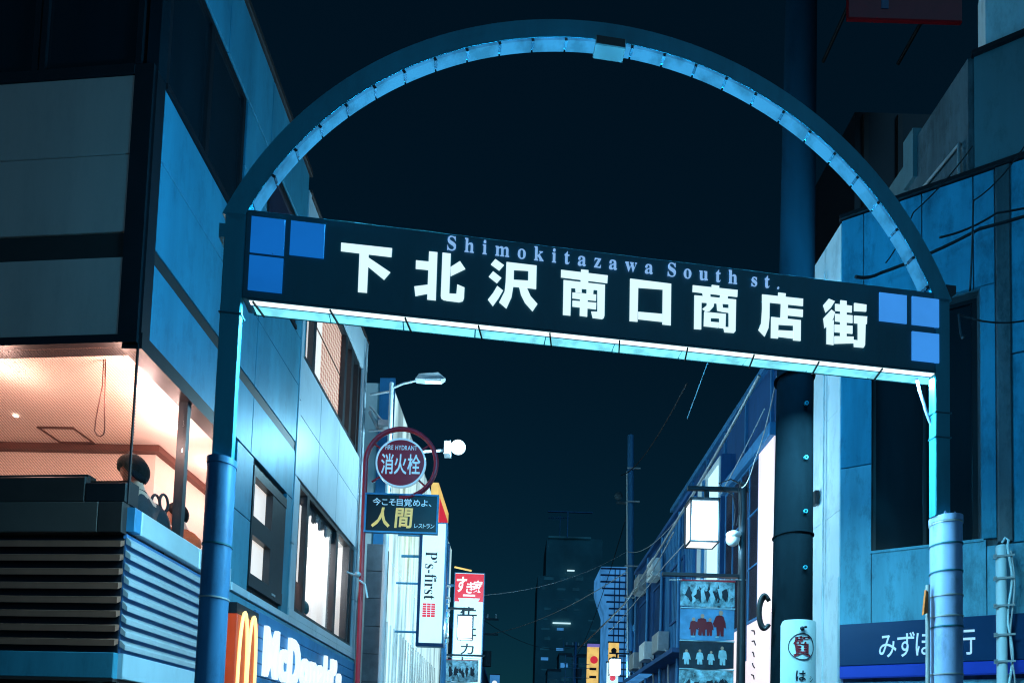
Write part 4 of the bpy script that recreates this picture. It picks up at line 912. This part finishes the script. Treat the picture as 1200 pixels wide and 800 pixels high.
for z in (4.85, 5.6, 6.0): MB().ring((.02, z), .09, .12, -.16, -.13, 20).build('cable_ring', 'cable_lt', p5)
for k in range(3): MB().box(-.12, .13, -.11, -.08, 5.7+k*.35, 5.76+k*.35).build('clamp', 'steel', p5)
sk = thing('vertical_sign', 'tall white lightbox sign with red すき家 square and 牛丼カレー below', 'sign', (-2.05, 20.0, 0))
B('case', 'signblue', sk, .0, 1.0, .01, .3, 3.9, 7.6); B('face', 'lightbox', sk, .03, .97, -.02, .009, 3.95, 7.57, c=.008)
rp = MB().prism([(.03, 7.55), (.97, 7.55), (.97, 6.62), (.80, 6.62), (.86, 6.74), (.14, 6.74), (.20, 6.62), (.03, 6.62)], -.026, -.0205)
rb = rp.build('red_square', 'redbox', sk)
MB().box(.30, .70, -.029, -.0265, 6.80, 6.86).build('underline', 'whiteletter', rb)
for ch, x0, x1, z0, z1 in (('す', .08, .42, 6.93, 7.45), ('き', .40, .64, 6.90, 7.28), ('家', .60, .93, 6.92, 7.34)): word(ch, x0, x1, z0, z1, -.0275, 'letter', 'whiteletter', rb, .022, .15)
for ch, x0, x1, z0, z1 in (('牛', .22, .78, 5.98, 6.45), ('丼', .22, .78, 5.32, 5.85), ('カ', .28, .72, 4.88, 5.24), ('レ', .32, .72, 4.50, 4.80), ('ー', .44, .54, 4.1, 4.4)): word(ch, x0, x1, z0, z1, -.0215, 'letter', 'ink', sk, .01)
MB().tube([(-.02, .1, 7.8), (.55, .0, 7.66)], .03, 8).build('stay', 'yellow', sk)
MB().tube([(-1.0, .15, 7.2), (.0, .15, 7.2)], .04, 8).build('bracket', 'signblue', sk)

# ------------------------------------------------------------------ right side of the street beyond the bank
RZ = R(-90)
r2 = thing('glazed_shop_building', 'shop building with dark plum glazing and a pinkish white lit edge beside the pole', 'building', (4.33, 12.6, 0), RZ)
B('wall', 'bluewall', r2, .0, 2.4, .05, 3, 0, 7.35)
for k, (x0, x1) in enumerate(((.0, .42), (.43, .86), (.87, 1.28), (1.29, 1.72))):
    for z0, z1 in ((4.25, 5.2), (5.22, 6.2), (6.22, 7.15)):
        B('pane', 'plum', r2, x0+.012, x1-.012, .0, .04, z0, z1)
fr_ = MB()
for x in (.0, .425, .865, 1.285, 1.725): fr_.box(x-.012, x+.012, -.015, .049, 4.2, 7.2)
for z in (4.22, 5.21, 6.21, 7.17): fr_.box(-.02, 1.74, -.02, .048, z-.012, z+.012)
fr_.build('window_frame', 'farblue', r2)
B('eave', 'farblue', r2, -.05, 2.42, -.12, .05, 7.2, 7.42, c=.02)
B('light_edge', 'pinkbox', r2, 1.76, 2.40, -.03, .045, 4.2, 7.19, c=.01)
B('light_sign', 'pinkbox', r2, .05, 2.38, -.06, .045, 2.0, 4.15, c=.01)
for k in range(7):
    for cx_ in (1.05, 1.72):
        z = 3.9 - k*.2 - (0 if cx_ < 1.5 else -.05)
        MB().tube([(cx_-.06+random.uniform(-.03,.03), -.064, z+.05), (cx_+random.uniform(-.02,.03), -.066, z+random.uniform(-.02,.04)), (cx_+.07+random.uniform(-.03,.03), -.064, z-.05)], .014, 5).build('brush_stroke', 'ink', r2)
r3 = thing('dark_blue_building', 'taller dark blue walled building rising behind the glazed shop', 'building', (5.2, 20.2, 0), RZ)
B('wall', 'bluewall', r3, .0, 8.5, .0, 5, 0, 10.0)
B('eave', 'farblue', r3, -.1, 8.6, -.12, .0, 9.95, 10.08, c=.02)
for k in range(6): B('drainpipe', 'farblue', r3, .8+k*1.4, .86+k*1.4, -.06, -.001, 0, 9.94)
wh = thing('white_shop_building', 'narrow bright white shop front between the lantern and the glazed shop', 'building', (4.42, 14.9, 0), RZ)
B('wall', 'bluewall', wh, .0, 1.6, .03, .35, 0, 8.45)
for x0, x1 in ((.0, .52), (.53, 1.05), (1.06, 1.58)): B('panel', 'concrete_lt', wh, x0+.005, x1-.005, -.01, .03, .2, 8.4, c=.01)
B('glow_panel', 'lightbox', wh, .9, 1.55, -.04, -.012, 4.3, 8.2, c=.01); B('blue_stripe', 'farblue', wh, .5, .6, -.06, -.012, 3, 8.3)
cb = thing('corrugated_building', 'blue corrugated metal building with sloping sheen down the right side of the street', 'building', (4.40, 22.0, 0), RZ)
B('wall', 'bluewall', cb, .0, 7.0, .05, .7, 0, 8.3)
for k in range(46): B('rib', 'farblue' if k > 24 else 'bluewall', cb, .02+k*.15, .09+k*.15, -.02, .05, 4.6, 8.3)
for k, (x0, z0) in enumerate(((.6, 4.7), (2.3, 4.75), (4.1, 4.7), (3.2, 7.1), (1.2, 7.2))):
    a_ = B('air_conditioner', 'concrete_lt' if k % 2 else 'steel', cb, x0, x0+.75, -.38, -.065, z0, z0+.55, c=.02)
    MB().tube([(x0+.7, -.2, z0+.1), (x0+.85, -.1, z0-.1), (x0+.85, -.06, 3.0)], .025, 6).build('hose', 'cable_lt', a_)
for k in range(4): MB().tube([(.3+k*1.9, -.12, 0), (.3+k*1.9, -.12, 8.2)], .045, 8).build('drainpipe', 'farblue', cb)
B('awning', 'bluewall', cb, .2, 6.9, -.5, .0, 4.3, 4.42); B('awning_light', 'farlit', cb, .4, 3.0, -.48, -.1, 4.26, 4.295)
B('eave', 'bluewall', cb, -.05, 7.05, -.15, .05, 8.31, 8.42)
for k in range(3): window(cb, .6+k*2.1, 2.0+k*2.1, 5.4, 7.0, (), -.06, .06, .1, 'darkglass', 'bluewall')
def shop(label, x, y0, y1, h, lit, m='bluewall', side=1):
    b = thing('shop_building', label, 'building', (x, y1 if side > 0 else y0, 0), RZ if side > 0 else R(90))
    L = y1 - y0
    B('wall', m, b, 0, L, .0, 5, 0, h)
    B('cornice', 'farblue', b, -.05, L+.05, -.12, 0, h-.15, h+.06)
    n = max(2, int(L/2.2))
    for z in [3.6 + 2.6*k for k in range(int((h-4.5)/2.6)+1)]:
        for k in range(n):
            x0 = .3 + k*(L-.3)/n
            window(b, x0, x0+(L-.6)/n-.35, z, z+1.5, (), -.03, .07, .05, 'dimwin' if (k*7+int(z*3)) % 3 else 'farlit', 'far')
    B('awning', 'farblue', b, .2, L-.2, -.7, -.001, 2.9, 3.0)
    B('awning_light', 'farlit' if lit else 'dimwin', b, .4, L-.4, -.6, -.1, 2.86, 2.895)
    return b
shop('dim blue shop building further down the right side, with a lit awning', 4.9, 22.6, 26.4, 7.0, 1)
shop('low shop building far down the right side of the street', 8.6, 34, 44, 8.2, 1, 'far')
shop('dark shop building down the left side beyond the vertical signs', -3.3, 28, 42, 8.0, 0, 'far', -1)
shop('far dark building closing the left side of the street', -2.6, 43, 70, 9.0, 0, 'far', -1)
tw = thing('tower_building', 'pale blue banded tower whose top storeys widen, far down the street', 'building', (6.25, 45, 0))
MB().prism([(.7, 0), (.62, 12.8), (.02, 14.6), (0, 15.9), (2.2, 15.95), (2.2, 0)], .1, 4).build('wall', 'farlit', tw)  # the whole wall glows; its brightness is put in as emission
for k in range(24):
    z = 4.2 + k*.5; xl = .68 if z < 12.8 else max(.0, .62-(z-12.8)/1.8*.62)
    B('balcony_band', 'bluewall', tw, xl-.03, 2.22, -.05, .099, z, z+.10)
for x in (1.0, 1.35, 1.8): B('column', 'bluewall', tw, x, x+.07, -.08, -.051, 3.5, 15.8)
ft = thing('far_tower', 'very dark tower block with faint window bands at the end of the street', 'building', (2.6, 75, 0))
B('wall', 'far_city', ft, .0, 8.2, .0, 8, 0, 24)
B('wall', 'far_city', ft, 1.0, 8.0, .6, 8, 24, 29)
for k in range(15):
    z = 6 + k*1.25
    for j in range(4):
        q = random.random()
        if q > .3: B('window', 'farlit' if q > .93 else 'dimwin', ft, .5+j*1.9+random.uniform(0, .5), 1.2+j*1.9+random.uniform(0, .9), -.03, -.001, z, z+random.uniform(.15, .4))
B('roof_edge', 'dimwin', ft, 1.2, 6.5, .3, .59, 29.0, 29.15)
sp = thing('slim_pole', 'slim tall pole with lit left edge rising beside the far banded tower', 'pole', (4.66, 25, 0))
MB().tube([(.22, 0, 0), (-.10, 0, 15.1)], .19, 16, .13).build('shaft', 'farblue', sp)
MB().tube([(.05, -.17, 2), (-.24, -.14, 13.5)], .03, 8).build('cable_duct', 'concrete_lt', sp)  # pale strip put in as the light along the pole's left edge
MB().box(-.62, -.15, -.05, .05, 12.2, 12.28).ball((-.55, -.05, 12.5), .17).build('transformer', 'far', sp)
for z in (13.6, 12.2, 9.5, 8.2): MB().box(-.25, .3, -.22, -.18, z, z+.05).build('clamp', 'steel', sp)
ys = thing('yellow_sign', 'small upright yellow sign with red emblem far down the street', 'sign', (4.55, 38, 0))
B('face', 'yellow', ys, .0, .72, -.02, .2, 4.5, 8.55, c=.01); B('top', 'purple', ys, .0, .75, -.03, .2, 8.56, 8.75)
MB().disc((.42, 7.75), .24, -.03, -.021, 24).build('emblem', 'redbox', ys)
for k in range(5): MB().box(.15, .58, -.028, -.0205, 7.1-k*.5, 7.26-k*.5).build('lettering', 'ink', ys)
fm = MB()
for x in (3.2, 3.7): fm.tube([(x, 38, 0), (x, 38, 8.0)], .04, 6)
for z in (6.6, 7.2, 7.45): fm.tube([(3.1, 38, z), (4.7, 38, z)], .03, 6)
tag(fm.build('sign_frame', 'farblue'), 'thin metal lattice frame left of the small yellow sign', 'frame')
an = MB(); an.tube([(0, 0, 0), (0, 0, 3)], .05, 6).tube([(-1.5, 0, 2.6), (1.4, 0, 2.7)], .04, 6)
for k in range(7): an.tube([(-1.4+k*.3, -.3, 2.6), (-1.4+k*.3, .3, 2.6)], .03, 6).tube([(-1.4+k*.3, 0, 2.35), (-1.4+k*.3, 0, 2.85)], .03, 5)
ao = an.build('antenna', 'farblue'); ao.location = (5.2, 75.5, 28.9); tag(ao, 'faint roof antenna on top of the dark far tower', 'antenna')

# dark building and red board high on the right
db = thing('dark_backdrop_building', 'almost black tall building behind the right end of the arch', 'building', (8.6, 15.5, 0))
B('wall', 'dark', db, .0, 8, .0, 3, 0, 19)
for k in range(8): B('fin', 'strip', db, .2+k*.9, .32+k*.9, -.08, -.001, 8, 18.9)
rs = thing('red_board', 'dark red unlit sign board cut by the top edge of the picture', 'sign', (7.35, 13.6, 0))
B('board', 'darkred', rs, .0, 2.7, -.04, .04, 19.15, 21.5, c=.02)
for k in range(2): MB().tube([(.4+k*2, .1, 20.4), (.4+k*2, 1.9, 20.4)], .05, 8).build('bracket', 'dark', rs)
B('letter_block', 'navy', rs, .78, .95, -.052, -.041, 19.4, 20.1)

# ------------------------------------------------------------------ overhead cables
def wire(label, pts, r=.012, m='cable', sag=0, name='overhead_cable'):
    P = [Vector(p) for p in pts]; out = []
    for a, b in zip(P[:-1], P[1:]):
        for k in range(12):
            t = k/12; v = a.lerp(b, t); v.z -= sag*4*t*(1-t); out.append(v)
    out.append(P[-1])
    return tag(MB().tube(out, r, 6).build(name, m), label, 'cable')
wire('thick pale cable bundle running down the right roofline to the far sign', [(4.36, 11, 8.76), (3.8, 14, 7.40), (3.94, 22, 7.24), (4.15, 40, 8.8)], .035, 'steel', .05)
wire('thin pale wire under the thick cable bundle beside the pole', [(4.30, 10.6, 7.9), (3.9, 12, 6.75), (3.55, 14.5, 6.3), (3.7, 24, 6.6)], .011, 'cable_lt', .05)
wire('thin pale wire from the thick pole down to the lantern post', [(2.62, 6.15, 5.60), (3.2, 8.2, 5.75), (3.5, 9.5, 5.95)], .007, 'cable_lt', .1)
wire('faint wire crossing the street from the slim pole to the すき家 sign', [(3.8, 14, 7.38), (4.53, 25, 10.2), (-1.07, 20, 6.86)], .012, 'steel', .35)
wire('short thin wire hanging under the gate sign right of centre', [(2.25, 7, 6.55), (2.1, 7.6, 5.95)], .006, 'cable_lt', 0)
wire('thick black cable running from the gate to the right picture edge', [(3.9, 7.0, 7.40), (4.31, 7.2, 7.62), (5.3, 6.9, 7.95), (6.6, 6.6, 8.25)], .018, 'cable', .03)
wire('second black cable close above the thick one on the right', [(4.9, 7.0, 7.92), (5.5, 6.9, 8.15), (6.8, 6.7, 8.40)], .012, 'cable', .04)
wire('thin dark wire slanting across the bank wall to the gate leg top', [(3.98, 5.3, 5.9), (5.0, 6.6, 8.0), (5.8, 6.7, 9.0)], .008, 'cable', .1)
wire('thin dark wire slanting across the bank parapet behind the arch', [(4.2, 6.9, 7.5), (4.85, 7.4, 8.6), (5.6, 7.4, 9.5)], .008, 'cable', .05)
wire('dark wire crossing the right gate leg to the stained pilaster', [(4.0, 5.4, 5.55), (4.9, 6.7, 6.75), (5.9, 6.6, 6.75)], .009, 'cable', .12)

# ------------------------------------------------------------------ far clutter down the street
def far_pole(label, x, y, h):
    t = thing('utility_pole', label, 'pole', (x, y, 0))
    MB().tube([(0, 0, 0), (0, 0, h)], .16, 10, .11).build('shaft', 'farblue', t)
    for z in (h-.4, h-1.3): MB().box(-.9, .9, -.06, .06, z, z+.1).build('cross_arm', 'far', t)
    for k in range(4): MB().tube([(-.75+k*.5, 0, h-.3), (-.75+k*.5, 0, h-.05)], .05, 6).build('insulator', 'concrete_lt', t)
    MB().tube([(.32, -.2, h-3.2), (.32, -.2, h-2.3)], .24, 12).build('transformer', 'far', t)
far_pole('far utility pole with two cross arms left of the banded tower', 5.2, 52, 11.5)
far_pole('utility pole with cross arms at the left kerb far beyond the red and white sign', -1.9, 36, 10)
def small_sign(label, x, y, z0, z1, w_, m, mk):
    t = thing('hanging_sign', label, 'sign', (x, y, 0))
    B('face', m, t, 0, w_, -.03, .12, z0, z1, c=.01); B('frame', 'darkmetal', t, -.04, w_+.04, -.02, .13, z1+.001, z1+.06)
    for k in range(3): MB().disc((w_/2, z1 - (z1-z0)*(.25+.27*k)), w_*.28, -.034, -.031, 10).build('printed_mark', mk, t)
small_sign('small white projecting sign with red marks on the right side beyond the lantern', 4.15, 27.2, 4.6, 5.9, .5, 'lightbox', 'redbox')
small_sign('small warm yellow projecting sign on the far right side of the street', 5.1, 33.0, 6.2, 7.9, .55, 'yellow', 'ink')
small_sign('small blue glowing projecting sign on the far left side of the street', -1.7, 44.0, 5.0, 7.4, .7, 'farlit', 'whiteletter')
small_sign('small pinkish projecting sign low on the far left side of the street', -1.2, 52.0, 4.6, 6.2, .8, 'pinkbox', 'ink')
lt = MB().box(6.2, 7.1, 74.75, 74.96, 24.65, 24.78)
tag(lt.build('strip_light', 'lightbox'), 'short white strip light high on the far dark tower', 'light')
lt = MB().box(4.6, 6.8, 74.75, 74.96, 18.05, 18.2)
tag(lt.build('strip_light', 'lightbox'), 'longer white strip light lower on the far dark tower', 'light')
lt = MB().box(3.6, 9.2, 75.0, 75.3, 32.12, 32.22).box(6.05, 6.17, 75.0, 75.3, 28.95, 32.121)
tag(lt.build('roof_sign_rail', 'farblue'), 'thin blue lit rail on a mast above the far dark tower', 'rail')
for k, (a, b, sg) in enumerate((((-1.9, 36, 9.6), (5.2, 52, 11.1), .8), ((-1.9, 36, 8.7), (4.6, 25, 9.4), .5), ((4.6, 25, 12.2), (5.2, 52, 10.2), .9), ((4.6, 25, 8.3), (3.6, 14, 6.9), .3), ((4.2, 25, 13.4), (3.3, 12, 9.2), .4))):
    wire(('faint wire sagging across the far end of the street', 'faint wire from the far left pole up to the slim pole', 'wire from the slim pole away to the far cross-armed pole', 'wire from the slim pole down towards the nearest lantern', 'long wire from the slim pole top towards the dark blue building')[k], [a, b], .018, 'steel' if k in (1, 3) else 'cable', sg)

for k in range(4):
    x = 3.1 + k*1.25; h = (9.5, 11.5, 8.8, 12.5)[k]; y = 56 + k*3
    t = thing('far_house', ('leftmost dark house silhouette at the far end of the street', 'second dark house silhouette from the left at the far end of the street', 'third dark house silhouette from the left, lowest at the street end', 'tallest dark house silhouette at the street end, beside the yellow sign')[k], 'house', (x, y, 0), 0, 'dark houses at the far end of the street')
    B('wall', 'far_city', t, 0, 1.2, 0, 3, 0, h); B('parapet', 'far', t, -.04, 1.24, -.05, 3, h+.002, h+.22)
    for j in range(4):
        B('window', 'farlit' if (j+k) % 4 == 1 else 'dimwin', t, .15+.1*j, .6+random.uniform(.1, .4), -.03, -.001, h-1.2-j*1.3, h-.75-j*1.3)
    if k % 2: MB().tube([(.4, .5, h), (.45, .5, h+random.uniform(.8, 1.8))], .035, 6).build('antenna', 'farblue', t)
